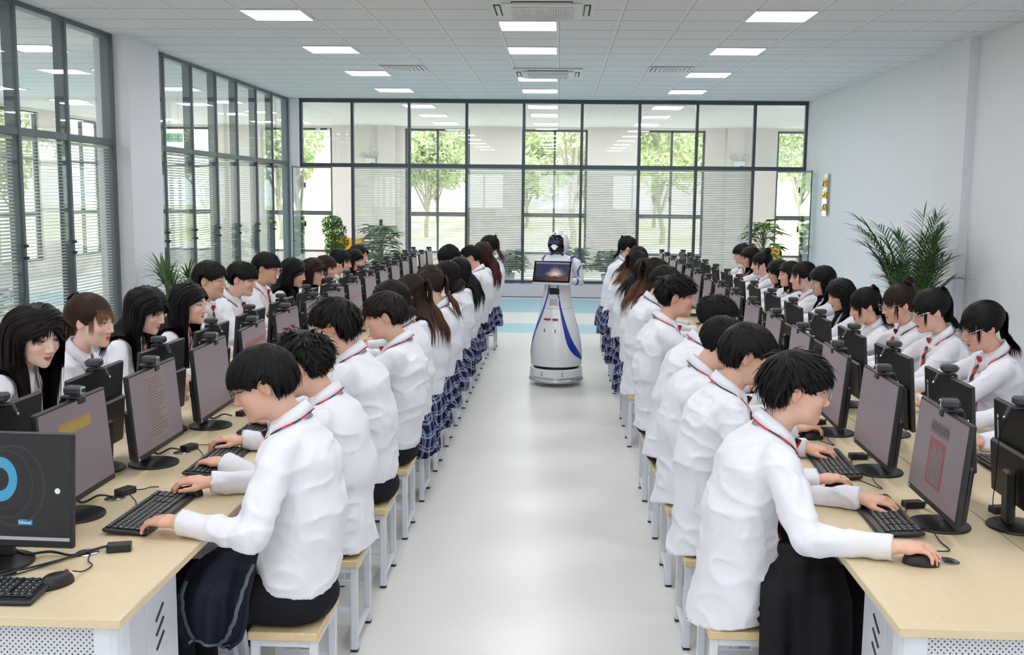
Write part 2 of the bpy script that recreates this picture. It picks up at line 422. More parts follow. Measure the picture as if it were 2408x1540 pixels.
for i in range(7):
    bay_y(LY2[i], LY2[i+1], i == 6, math.radians(tl2[i]), bl2[i] and 'white slatted blind in the left glass wall, '+bl2[i])
S('wall_left_base', BASEM, [((XL-.13, 5.4, 0), (XL-.004, 11.5, ZS-.02)), ((XL-.13, 12.4, 0), (XL-.004, 18.97, ZS-.02))])
# glass doors standing open
def glass_door(nm, x, y0, y1, hx):
    r = thing(nm, None, None); r['kind'] = 'structure'
    MB().box((x-.006, y0, .02), (x+.006, y1, 2.31), .001).build('door_pane', GLASSD, r)
    b = MB(); b.box((x-.009, y0-.006, .01), (x+.009, y0+.004, 2.32)); b.box((x-.009, y0, 2.305), (x+.009, y1, 2.325)); b.box((x-.009, y0, .005), (x+.009, y1, .07)); b.build('edge_trim', FRAMEM, r)
    b = MB()
    for s in (-1, 1):
        b.lathe([(.0, 0), (.026, 0), (.026, .012), (.0, .012)], 16, (x+s*.008-(.012 if s < 0 else 0), y0+.06, 1.03), 'x')
        b.bar((x+s*.05, y0+.06, 1.03), (x+s*.05, y0+.19, 1.03), .018, .022, c=.004); b.bar((x+s*.01, y0+.06, 1.03), (x+s*.05, y0+.06, 1.03), .016, .016)
    b.build('door_handle', METAL, r)
    b = MB()
    for z in (.4, 1.25, 1.95): b.box((x-.014, y1-.03, z), (x+.014, y1+.005, z+.1), .003)
    b.build('hinge', BLACKP, r)
glass_door('door_1', -4.60, 18.1, 18.99, 1); glass_door('door_2', 4.335, 18.1, 18.99, -1)
# ---------------------------------------------------------------- ceiling fittings
def ceiling_light(x, y, label, group='LED ceiling panels'):
    r = thing('ceiling_light', label, 'ceiling light', (x, y, H), 0, group); b = MB(); a = .298
    for lo, hi in (((-a, -a, -.012), (a, -a+.018, 0)), ((-a, a-.018, -.012), (a, a, 0)), ((-a, -a+.018, -.012), (-a+.018, a-.018, 0)), ((a-.018, -a+.018, -.012), (a, a-.018, 0))): b.box(lo, hi, .002)
    b.build('frame', WHITEP, r); MB().box((-a+.018, -a+.018, -.008), (a-.018, a-.018, 0)).build('diffuser', LAMPM, r)
def ty(j): return TY0+.6*j+.3
names = {0: 'nearest', 4: 'second', 8: 'third', 12: 'farthest'}
for side, k in (('left', -5), ('right', 3)):
    for j in (0, 4, 8, 12): ceiling_light(.6*k+.3, ty(j), f'glowing square ceiling panel, {names[j]} of the four in the {side} row')
for j, n in ((1, 'just behind the near air conditioner'), (4, 'midway between the two air conditioners'), (9, 'just beyond the far air conditioner'), (12, 'closest to the rear glass partition')):
    ceiling_light(-.3, ty(j), f'glowing square ceiling panel in the middle row, {n}')
for k in (-5, -1, 3):
    for j in (-4, -8, -12, -16, -20): ceiling_light(.6*k+.3, ty(j), 'glowing square ceiling panel above and behind the viewpoint', 'ceiling panels outside the view')
for k, s in ((-5, 'left'), (-1, 'middle'), (3, 'right')):
    for q, j in enumerate((17, 21, 25)): ceiling_light(.6*k+.3, ty(j), f'ceiling panel beyond the rear glass partition, {s} row, {ordn[q]} from the glass')
for q, j in enumerate(range(-8, 28, 4)): ceiling_light(-9.3, ty(j), f'ceiling panel far behind the left glass wall, {ordn[q]} from the near end'); ceiling_light(-6.3, ty(j), f'added ceiling panel close behind the left glass wall, {ordn[q]} from the near end')  # second row added to brighten the room behind the left glass
VENTM = mat('white_vent_enamel', rgb(232, 233, 232), .45)
DARKV = mat('dark_vent_gap', rgb(60, 62, 62), .8)
def vent(x, y, label):
    r = thing('ceiling_vent', label, 'air vent', (x, y, H), 0, 'ceiling air vents')
    MB().box((-.296, -.296, -.004), (.296, .296, 0)).build('backing', DARKV, r)
    b = MB()
    for q in range(5):
        a = .296-.055*q; i = a-.04; z = -.012-.006*q
        for lo, hi in (((-a, -a, z), (a, -i, -.004)), ((-a, i, z), (a, a, -.004)), ((-a, -i, z), (-i, i, -.004)), ((i, -i, z), (a, i, -.004))): b.box(lo, hi, .004)
    b.box((-.03, -.03, -.04), (.03, .03, -.004), .004); b.build('louvre', VENTM, r)
vent(-2.1, ty(7), 'square white ceiling diffuser between the left and middle light rows'); vent(1.5, ty(7), 'square white ceiling diffuser between the middle and right light rows')
def cassette(y0, y1, label):
    x0, x1 = -.62, .34; cx, cy = (x0+x1)/2, (y0+y1)/2; a = .475
    r = thing('air_conditioner', label, 'air conditioner', (cx, cy, H), 0, 'ceiling cassette air conditioners')
    b = MB(); b.box((-a, -a, -.03), (a, a, -.002), .012); b.box((-.36, -.36, -.055), (.36, .36, -.03), .02); b.build('panel', VENTM, r)
    b = MB(); b.box((-.27, -.27, -.058), (.27, .27, -.05)); b.build('grille_backing', DARKV, r)
    b = MB()
    for q in range(25): u = -.27+.54*q/24; b.box((u-.0055, -.28, -.066), (u+.0055, .28, -.056))
    for q in range(9): u = -.27+.54*q/8; b.box((-.28, u-.008, -.068), (.28, u+.008, -.058))
    b.build('grille', VENTM, r)
    for q in range(4):
        M = Matrix.Rotation(PI/2*q, 4, 'Z'); b = MB(); b.box((-.27, .375, -.036), (.27, .435, -.029), 0, M); b.build('air_slot', DARKV, r)
        b = MB(); b.bar(M @ Vector((-.26, .4, -.04)), M @ Vector((.26, .4, -.04)), .035, .006, c=.002); b.build('louvre_flap', VENTM, r)
cassette(9.3, 10.2, 'white ceiling cassette air conditioner cut off by the top picture edge'); cassette(14.28, 15.3, 'white ceiling cassette air conditioner farther down the middle row')
# ---------------------------------------------------------------- wall things
GOLD = mat('polished_gold', rgb(224, 170, 60), .25, .85); GOLD2 = mat('gold_edge', rgb(240, 200, 110), .2, .6)
ACR = glass_mat('clear_acrylic', (.9, .9, .9, 1), 1.3)
r = thing('wall_sign', 'narrow clear acrylic wall sign with three gold characters on right wall', 'sign', (4.43, 17.42, 1.91))
MB().box((-.02, -.21, -.345), (-.012, .21, .345), .001).build('backing_plate', ACR, r)
def strokes(zc, segs):
    b = MB()
    for (u0, w0, u1, w1) in segs: b.bar((-.036, -u0, zc+w0*.72), (-.036, -u1, zc+w1*.72), .026, .024, up=(1, 0, 0), c=.003)
    b.build('character', GOLD, r)
strokes(.2, [(-.13, .06, .13, .06), (-.06, .06, -.15, -.07), (.0, .05, .06, -.07), (.13, .06, .13, -.07)])
strokes(0, [(-.13, .06, .13, .06), (-.13, -.065, .13, -.065), (0, .06, 0, -.06), (-.1, .02, -.1, -.06), (.1, .05, .1, -.06)])
strokes(-.2, [(-.02, .07, -.16, -.07), (.04, .07, .12, .0), (.02, 0, -.1, -.07), (-.1, -.07, .13, -.06), (.13, .03, .13, -.07)])
b = MB()
for u in (-.19, .19):
    for w in (-.325, .325): b.lathe([(0, 0), (.009, 0), (.009, .014), (0, .014)], 10, (-.026, u, w), 'x')
b.build('standoff', CHROME, r)
r = thing('light_switch', 'small white wall switch beside the right glass door', 'switch', (4.44, 18.34, 1.41))
MB().box((-.01, -.043, -.043), (0, .043, .043), .004).build('plate', WHITEP, r); MB().box((-.015, -.028, -.03), (-.01, .028, .03), .003).build('rocker', WHITEP, r)
def emergency(x, lab):
    r = thing('emergency_light', lab, 'emergency light', (x, YF if x < 0 else YF-.12, 2.75), 0, 'twin-spot emergency lights')
    MB().box((-.14, -.06, -.17), (.14, 0, 0), .01).build('battery_box', WHITEP, r)
    for s in (-1, 1):
        b = MB(); b.lathe([(0, -.02), (.05, -.02), (.07, .06), (.062, .075), (0, .075)], 18, (s*.16, -.04, .09), 'y'); b.v = [(p[0], -.08-(p[1]+.04), p[2]) for p in b.v]; b.build('lamp_head', mat('grey_lamp_reflector', rgb(190, 190, 188), .3), r)
    MB().box((.0, -.064, -.15), (.12, -.06, -.12)).build('blue_mark', mat('blue_ink', rgb(40, 90, 170), .5), r)
    MB().bar((0, -.02, 0), (0, -.02, .3), .012, .012).build('cable', WHITEP, r)
emergency(-4.75, 'twin-lamp emergency light on the far wall seen above the left doorway'); emergency(4.5, 'twin-lamp emergency light on the far wall seen near the right doorway')
GREENE = mat('exit_green', rgb(40, 140, 90), .5, emit=rgb(60, 190, 130), es=.5)
for y, lb in ((15.8, 'nearer'), (16.9, 'farther')):
    r = thing('exit_sign', f'hanging exit sign seen through the left glass wall, the {lb} of two', 'sign', (-6.4, y+.4, 2.75), 0, 'exit signs')
    MB().box((-.17, -.012, -.075), (.17, .012, .075), .004).build('panel', mat('pale_green_panel', rgb(205, 222, 212), .4), r)
    b = MB(); b.box((-.15, -.015, -.05), (-.06, -.012, .05))
    for u in (0, .05, .1): b.box((u-.018, -.015, -.035), (u-.008, -.012, .035)); b.box((u-.018, -.015, .025), (u+.012, -.012, .035)); b.box((u-.018, -.015, -.035), (u+.012, -.012, -.025))
    b.build('marking', GREENE, r)
    MB().bar((-.1, 0, .07), (-.1, 0, .81), .006, .006).build('hanger', METAL, r); MB().bar((.1, 0, .07), (.1, 0, .81), .006, .006).build('hanger', METAL, r)
# ---------------------------------------------------------------- outdoors
PAVEM = mat('pale_concrete_paving', rgb(200, 196, 188), .8); t = NT(PAVEM); v = t.coord(); n = t.noise(v, .8, 4); t.color(t.mix(n, rgb(216, 213, 206), rgb(196, 192, 184)))
GRASSM = mat('lawn_grass', rgb(150, 165, 96), .9, spec=.1); t = NT(GRASSM); v = t.coord(); n = t.noise(v, .35, 5, .6); n2 = t.noise(t.mapping(v, (.3, 1, 1)), 1.5, 3)
t.color(t.mix(n2, t.mix(n, rgb(180, 190, 140), rgb(204, 202, 168)), rgb(192, 197, 150)))  # washed-out look of overexposure put into the pale lawn colour
S('ground', GRASSM, [((-90, 42, -.4), (90, 160, -.2)), ((-90, -10, -.4), (-19, 42, -.2))])
S('pavement', PAVEM, [((-19, 27, -.4), (90, 42, -.18)), ((-19, -10, -.4), (-11.2, 27, -.18))])
LEAFM = mat('tree_leaf', rgb(128, 156, 86), .6); t = NT(LEAFM); v = t.coord(); n = t.noise(v, 3, 2); t.color(t.mix(n, rgb(166, 182, 138), rgb(206, 212, 176)))  # haze and overexposure put into the pale leaf colour
BARKM = mat('grey_brown_bark', rgb(138, 126, 112), .9); t = NT(BARKM); v = t.coord(); n = t.noise(t.mapping(v, (8, 8, 1.5)), 3, 4); t.color(t.mix(n, rgb(150, 142, 130), rgb(188, 180, 168))); t.bump(n, .5, .03)
def leaf_cloud(centers, radii, n, size, rng):
    V = []; per = n//len(centers)
    P = []
    for c_, r_ in zip(centers, radii):
        d = rng.normal(size=(per, 3)); d /= np.linalg.norm(d, axis=1)[:, None]; rr = r_*(.45+.55*rng.random(per)**.5)
        P.append(np.array(c_)+d*rr[:, None]*[1, 1, .75])
    P = np.concatenate(P); m = len(P)
    a = rng.normal(size=(m, 3)); a /= np.linalg.norm(a, axis=1)[:, None]; b = np.cross(a, rng.normal(size=(m, 3))); b /= np.linalg.norm(b, axis=1)[:, None]
    s = size*(.6+.8*rng.random(m))[:, None]
    V = np.stack([P-a*s, P-b*s*.45, P+a*s, P+b*s*.45], 1).reshape(-1, 3)
    return V, np.arange(4*m).reshape(-1, 4)
def tree(x, y, h, crown, label, seed, n=2600, leafy=1.0, z=-.2, spread=1.0):
    rng = np.random.default_rng(seed); r = thing('tree', label, 'tree', (x, y, z), rng.random()*6, 'trees outside the windows')
    b = MB(); top = h*.3; pts = [(rng.normal()*.05*i, rng.normal()*.05*i, top*i/4) for i in range(5)]
    b.tube(pts, [h*.016*(1-.08*i) for i in range(5)], 8)
    C = []; Rr = []
    for q in range(11):
        a = q*2.4+rng.random(); rad = crown*(.3+.6*rng.random())*spread; zz = h*(.36+.6*rng.random()**.9)
        s = Vector(pts[2+q % 3]); e = Vector((math.cos(a)*rad, math.sin(a)*rad, zz)); mid = s.lerp(e, .5)+Vector((-math.cos(a)*.1*rad, -math.sin(a)*.1*rad, .02*h))
        b.tube([s, mid, e], [h*.008, h*.005, h*.0015], 6)
        for w in range(2):
            e2 = mid.lerp(e, .4)+Vector((rng.normal()*.25*crown, rng.normal()*.25*crown, .12*h*(rng.random()-.3))); b.tube([mid, mid.lerp(e2, .5)+Vector((0, 0, .02*h)), e2], [h*.004, h*.0025, h*.001], 5)
            C.append(e2); Rr.append(crown*.3)
        C.append(e); Rr.append(crown*.36)
    b.build('trunk', BARKM, r)
    V, F = leaf_cloud(C, Rr, int(n*leafy*2.4), .085+.0011*y if y > 30 else .11, rng); np_mesh('foliage', V, F, LEAFM, r, smooth=False)
tl_ = [(-12.3, 46, 6.2, 2.4, 'slim young tree with a round crown seen through the left doorway', 1), (-9.6, 60, 8.5, 3.2, 'leafy tree at the left edge of the window left of the robot', 2),
       (-6.3, 50, 7.5, 2.6, 'leafy tree filling the left pane of the window left of the robot', 3), (-2.6, 44, 8, 2.6, 'leaning thin-leaved tree in the right pane of the window left of the robot', 4),
       (.55, 39, 8.5, 3.0, 'large forked tree directly behind the robot', 5), (4.6, 46, 8, 2.7, 'thin-leaved tree in the left pane of the window right of the robot', 6),
       (8.6, 54, 8, 2.9, 'leafy tree at the right side of the window right of the robot', 7), (13.2, 58, 9, 3.2, 'leafy tree seen through the right doorway window', 8),
       (-2.0, 66, 8, 3.2, 'distant tree low beyond the window left of the robot', 9), (6.4, 70, 9, 3.3, 'distant tree low behind the window right of the robot', 10), (20, 66, 10, 3.6, 'distant broad tree far right beyond the right doorway', 11), (-17.5, 64, 9.5, 3.4, 'distant broad tree far left beyond the left doorway', 12),
       (-9, 78, 9, 3.5, 'distant tree between the left doorway and the next window', 18), (2, 80, 9, 3.5, 'distant tree beyond the forked tree', 19)]
for (x, y, h, cr, lb, sd) in tl_: tree(x, y, h, cr, lb, sd, n=2600, leafy=.75 if sd in (4, 5, 6) else 1.15)
for q, (x, y) in enumerate(((-19, 3), (-17.5, 10), (-19, 16.5), (-17.5, 22.5), (-19, 28.5), (-18, 34), (-24, 40))): tree(x, y, 6.5, 2.4, f'tree outside the left building windows, {ordn[q]} of that row', 30+q, n=2200)
REDR = mat('red_roof_tile', rgb(214, 150, 140), .8)
r = thing('distant_house', 'distant pale house with red roof seen right of the robot', 'house', (9.5, 118, -.2))
MB().box((-9, -4, 0), (9, 4, 4.2)).build('house_wall', WARMM, r); MB().prism([(-9.6, 4.2), (9.6, 4.2), (7.5, 6.4), (-7.5, 6.4)], -4.6, 4.6, Matrix.Rotation(PI/2, 4, 'X')).build('roof', REDR, r)
# ================================================================= desks, stools, computers
WOODM = mat('pale_birch_laminate', rgb(222, 200, 160), .42, spec=.35); t = NT(WOODM); v = t.coord()
g = t.noise(t.mapping(v, (14, 1.6, 14)), 4, 5, .6, .4); g2 = t.noise(v, 1.2, 2)
t.color(t.mix(g, rgb(218, 198, 160), t.mix(g2, rgb(233, 217, 184), rgb(227, 208, 172))))
STOOLW = mat('birch_stool_wood', rgb(224, 198, 146), .5, spec=.3); t = NT(STOOLW); v = t.coord()
g = t.noise(t.mapping(v, (18, 2.2, 18)), 3, 4, .6, .5); t.color(t.mix(g, rgb(210, 184, 134), rgb(232, 212, 170)))
STEELW = mat('white_enamelled_steel', rgb(226, 230, 238), .35)
PERFM = mat('perforated_white_steel', rgb(214, 217, 224), .4); t = NT(PERFM); v = t.coord(); X, Y, Z = t.xyz(v)
def cell(u, w, pitch):
    a = t.math('SUBTRACT', t.math('FRACT', t.math('ADD', t.math('DIVIDE', u, pitch), 100)), .5)
    b = t.math('SUBTRACT', t.math('FRACT', t.math('ADD', t.math('DIVIDE', w, pitch), 100)), .5)
    return t.math('LESS_THAN', t.math('ADD', t.math('MULTIPLY', a, a), t.math('MULTIPLY', b, b)), .026)
PX = .016
dots = t.math('MAXIMUM', cell(X, Z, PX), cell(t.math('ADD', X, PX/2), t.math('ADD', Z, PX/2), PX)); t.color(t.mix(dots, rgb(214, 217, 224), rgb(66, 68, 74)))
DESK_Z = .75
def desk(label, xn, xf, y0, y1, cab, front=False, group=None):
    """worktop on steel; xn = aisle-side edge, xf = seam side"""
    d = 1 if xf > xn else -1; L = y1-y0; D = abs(xf-xn)
    r = thing('desk', label, 'desk', (xn, y0, 0), 0, group)
    def bx(b, lo, hi, c=0):   # x measured from the near edge inwards
        xa, xb = sorted((lo[0]*d, hi[0]*d)); b.box((xa, lo[1], lo[2]), (xb, hi[1], hi[2]), c)
    b = MB(); bx(b, (0, .002, DESK_Z-.027), (D-.002, L-.002, DESK_Z), .0025); b.build('tabletop', WOODM, r)
    def leg(yc):
        b = MB(); w = .045
        poly = [(.035, DESK_Z-.03)]+[(.035+.055*(1-math.cos(a)), DESK_Z-.05-.16*math.sin(a)) for a in np.linspace(0, PI/2, 6)]+[(.075, .25), (.05, .03), (.03, .0), (.16, 0), (.15, .1), (.16, DESK_Z-.03)]
        M = Matrix(((d, 0, 0, 0), (0, 0, 1, 0), (0, 1, 0, 0), (0, 0, 0, 1)))
        b.prism(poly, yc-w/2, yc+w/2, M)
        bx(b, (.05, yc-w/2, DESK_Z-.07), (D-.03, yc+w/2, DESK_Z-.028)); bx(b, (.05, yc-w/2, 0), (D-.03, yc+w/2, .04)); bx(b, (D-.09, yc-w/2, .04), (D-.03, yc+w/2, DESK_Z-.07))
        b.build('leg_frame', STEELW, r)
    leg(.06); leg(L-.06)
    if front:
        b = MB(); bx(b, (.075, .03, .1), (D-.04, .04, DESK_Z-.028)); b.build('perforated_panel', PERFM, r)
        b = MB(); M = Matrix(((d, 0, 0, 0), (0, 1, 0, 0), (0, 0, 1, 0), (0, 0, 0, 1)))
        b.prism([(.018, .1), (.018, .055), (.024, .035), (.04, .022), (.08, .02), (.08, .1)], 0, DESK_Z-.028, M); b.build('corner_post', STEELW, r)
        b = MB(); bx(b, (D-.045, .02, 0), (D-.004, .1, DESK_Z-.028), .004); b.build('inner_post', STEELW, r)
    for (c0, c1) in cab:
        b = MB(); bx(b, (.085, c0, .06), (D-.03, c1, DESK_Z-.028), .006); c = b.build('cabinet', STEELW, r)
        b = MB(); bx(b, (.079, c0+.012, .075), (.086, c0+(c1-c0)*.47, DESK_Z-.05), .002); bx(b, (.079, c0+(c1-c0)*.49, .075), (.086, c1-.012, DESK_Z-.05), .002); b.build('cabinet_door', STEELW, c)
        b = MB()
        for q in range(3):
            z = .58-.045*q; yy = c0+(c1-c0)*.68
            b.bar((.0775*d, yy-.03, z-.018), (.0775*d, yy+.03, z+.018), .004, .008, up=(0, 1, 0))
        b.build('vent_slot', DARKV, c)
        b = MB(); bx(b, (.0765, c0+.05, .36), (.08, c0+.062, .52)); b.build('door_handle', DARKV, c)
    return r
def grommet(x, y, label):
    r = thing('cable_grommet', label, 'cable grommet', (x, y, DESK_Z), 0, 'desk cable grommets')
    MB().lathe([(0, -.01), (.036, -.01), (.036, .0015), (.033, .003), (0, .003)], 28).build('cap', METAL, r)
    MB().box((-.014, -.02, .0029), (.014, -.002, .0042), .001).build('slot', BLACKP, r)
# stool: the first is built, the others are copies
def make_stool():
    r = thing('stool', 'x', 'stool', (0, 0, 0), 0, 'birch stools on white steel legs'); a, b_ = .12, .165; w = .028
    MB().box((-a, -b_-.01, .362), (a, b_+.01, .392), .004).build('seat', STOOLW, r)
    for sx in (-1, 1):
        for sy in (-1, 1):
            x, y = sx*(a-.02), sy*(b_-.02)
            l = MB().box((x-w/2, y-w/2, .008), (x+w/2, y+w/2, .362), .002).build('leg', STEELW, r)
            MB().box((x-w/2-.001, y-w/2-.001, 0), (x+w/2+.001, y+w/2+.001, .012), .002).build('foot_cap', BLACKP, l)
    for sy in (-1, 1):
        y = sy*(b_-.02); MB().box((-a+.034, y-.01, .335), (a-.034, y+.01, .362)).build('apron', STEELW, r); MB().box((-a+.034, y-.009, .165), (a-.034, y+.009, .188), .002).build('stretcher', STEELW, r)
    for sx in (-1, 1):
        x = sx*(a-.02); MB().box((x-.01, -b_+.034, .335), (x+.01, b_-.034, .362)).build('apron', STEELW, r); MB().box((x-.011, -b_+.034, .05), (x+.011, b_-.034, .075), .002).build('lower_rail', STEELW, r)
    return r
SCREENM = mat('dim_lit_screen', rgb(16, 16, 17), .3, emit=rgb(136, 121, 124), es=.56); t = NT(SCREENM)
v = t.coord(); n = t.noise(v, 420, 2); n2 = t.noise(v, 4, 2)
t.set('Emission Color', t.mix(n2, t.mix(n, rgb(120, 106, 110), rgb(150, 134, 136)), rgb(134, 122, 134)))
def ink(name, r, g, b_, es=.6): return mat(name, rgb(10, 10, 10), .35, emit=rgb(r, g, b_), es=es)
LOGOM = mat('pale_logo_print', rgb(200, 202, 205), .4)
MW, MZ0, MZ1 = .5, .815, 1.155      # panel width and height range above the floor
def make_monitor():
    """screen faces -y, local origin on the desk top under the stand"""
    r = thing('monitor', 'x', 'monitor', (0, 0, 0), 0); z0, z1 = MZ0-DESK_Z, MZ1-DESK_Z; tl = math.radians(5)
    P = Matrix.Translation((0, -.02, (z0+z1)/2)) @ Matrix.Rotation(-tl, 4, 'X'); hh = (z1-z0)/2
    MB().box((-MW/2, -.008, -hh), (MW/2, .012, hh), .004, P).box((-MW/2+.02, .012, -hh+.005), (MW/2-.02, .036, .03), .008, P).build('casing', BLACKP, r)
    s = MB(); s.box((-MW/2+.009, -.0088, -hh+.022), (MW/2-.009, -.0078, hh-.009), 0, P); s.build('screen', SCREENM, r)
    MB().box((-MW/2+.012, -.0088, -hh+.006), (-MW/2+.022, -.0078, -hh+.017), 0, P).build('badge', LOGOM, r)
    MB().lathe([(0, 0), (.098, 0), (.101, .004), (.099, .009), (.04, .016), (0, .017)], 36, (0, -.005, 0)).build('base', BLACKP, r)
    b = MB(); b.bar((0, .028, .012), (0, .036, .2), .06, .03, up=(0, 1, 0), c=.008); b.build('stand', BLACKP, r)
    b = MB(); b.lathe([(0, 0), (.0075, 0), (.0075, .001), (0, .001)], 14, (0, 0, 0), 'y'); b.box((-.004, 0, -.08), (.004, .001, -.014), 0)
    M = P @ Matrix.Translation((MW/2-.04, .0125, hh-.06)); b.v = [tuple(M @ Vector(p)) for p in b.v]; b.build('rear_mark', LOGOM, r)
    return r
LENSM = mat('webcam_lens', rgb(8, 8, 10), .06); SILM = mat('silver_lens_ring', rgb(190, 196, 200), .3, .7)
def make_webcam():
    """looks along -y, origin on top edge of a monitor"""
    r = thing('webcam', 'x', 'webcam', (0, 0, 0), 0)
    MB().box((-.023, -.034, .015), (.023, .028, .044), .007).build('body', DARKP, r)
    f = MB().box((-.014, -.0365, .018), (.014, -.033, .041), .001).build('lens_plate', SILM, r)
    MB().lathe([(0, 0), (.007, 0), (.007, .004), (0, .006)], 14, (0, -.041, .0295), 'y').build('lens', LENSM, f)
    b = MB(); b.tube([(0, 0, .006), (0, 0, .02)], .009, 10); b.box((-.022, -.028, .001), (.022, .04, .01), .003); b.box((-.02, -.034, -.016), (.02, -.024, .008), .003); b.bar((0, .036, .006), (0, .052, -.035), .03, .008, c=.002); b.build('clip', BLACKP, r)
    b = MB(); b.lathe([(0, 0), (.006, 0), (.006, .005), (0, .007)], 10, (.0, .052, -.03), 'y'); b.build('clip_screw', CHROME, r)
    return r
KEYM = mat('black_keycap', rgb(34, 34, 37), .4); KEYL = mat('key_legend', rgb(196, 198, 200), .5)
def make_keyboard():
    """typist at -y side, x to the right; origin on the desk"""
    r = thing('keyboard', 'x', 'keyboard', (0, 0, 0), 0)
    M = Matrix.Rotation(math.radians(4), 4, 'X') @ Matrix.Translation((0, 0, .006))
    MB().box((-.222, -.075, 0), (.222, .075, .014), .005, M).build('case', BLACKP, r)
    b = MB(); lg = MB(); rows = [(.058, 1.0), (.035, 1), (.016, 1), (-.003, 1), (-.022, 1), (-.041, 1)]
    for ri, (y, _) in enumerate(rows):
        x = -.212
        while x < .2:
            w = .0165
            if ri == 5 and -.14 < x < -.05: w = .105
            if -.212 <= x < -.2 and ri in (2, 3, 4): w = .026
            if .074 < x < .082 or .14 < x < .148: x += .008; continue
            w = min(w, .212-x); h = .0165
            b.box((x, y-h/2, .014), (x+w, y+h/2, .0195), .002, M)
            lg.box((x+.004, y+.001, .0194), (x+.009, y+.005, .0198), 0, M)
            x += w+.0022
    b.build('keys', KEYM, r); lg.build('key_legends', KEYL, r)
    return r
def make_mouse():
    r = thing('mouse', 'x', 'mouse', (0, 0, 0), 0); V = []; n, m = 20, 8
    for i in range(m+1):
        ph = PI/2*i/m
        for k in range(n):
            a = 2*PI*k/n; rr = math.cos(ph)**.6; V.append((.03*rr*math.cos(a)*(1-.1*math.sin(a)), .054*rr*math.sin(a), .004+.034*math.sin(ph)*(1-.12*math.sin(a)*rr)))
    F = [(i*n+k, i*n+(k+1) % n, (i+1)*n+(k+1) % n, (i+1)*n+k) for i in range(m) for k in range(n)]
    b = MB(); b.add(V, F, True); b.lathe([(0, .0), (.98, 0), (1, .004)], 20, sx=.03, sy=.054); b.build('shell', BLACKP, r)
    MB().lathe([(0, -.003), (.007, -.003), (.008, 0), (.007, .003), (0, .003)], 14, (0, .032, .03), 'x').build('scroll_wheel', mat('red_rubber', rgb(150, 40, 40), .6), r)
    return r
def make_hub():
    r = thing('usb_hub', 'x', 'usb hub', (0, 0, 0), 0); MB().box((-.036, -.022, 0), (.036, .022, .024), .003).build('box', BLACKP, r)
    MB().lathe([(0, 0), (.005, 0), (.005, .0012), (0, .0012)], 12, (0, 0, .0238)).build('indicator', mat('red_dot', rgb(170, 50, 40), .5), r)
    return r
def cable(label, pts, r=.0022, cat='cable', name='cable', m=None):
    P = [Vector(p) for p in pts]; out = []
    for i in range(len(P)-1):
        p0, p1, p2, p3 = P[max(i-1, 0)], P[i], P[i+1], P[min(i+2, len(P)-1)]
        for q in range(7):
            s = q/7; out.append(.5*((2*p1)+(p2-p0)*s+(2*p0-5*p1+4*p2-p3)*s*s+(3*p1-p0-3*p2+p3)*s**3))
    out.append(P[-1]); o = MB().tube(out, r, 6).build(name, m or BLACKP); return tag(o, label, cat, 'desk cables')
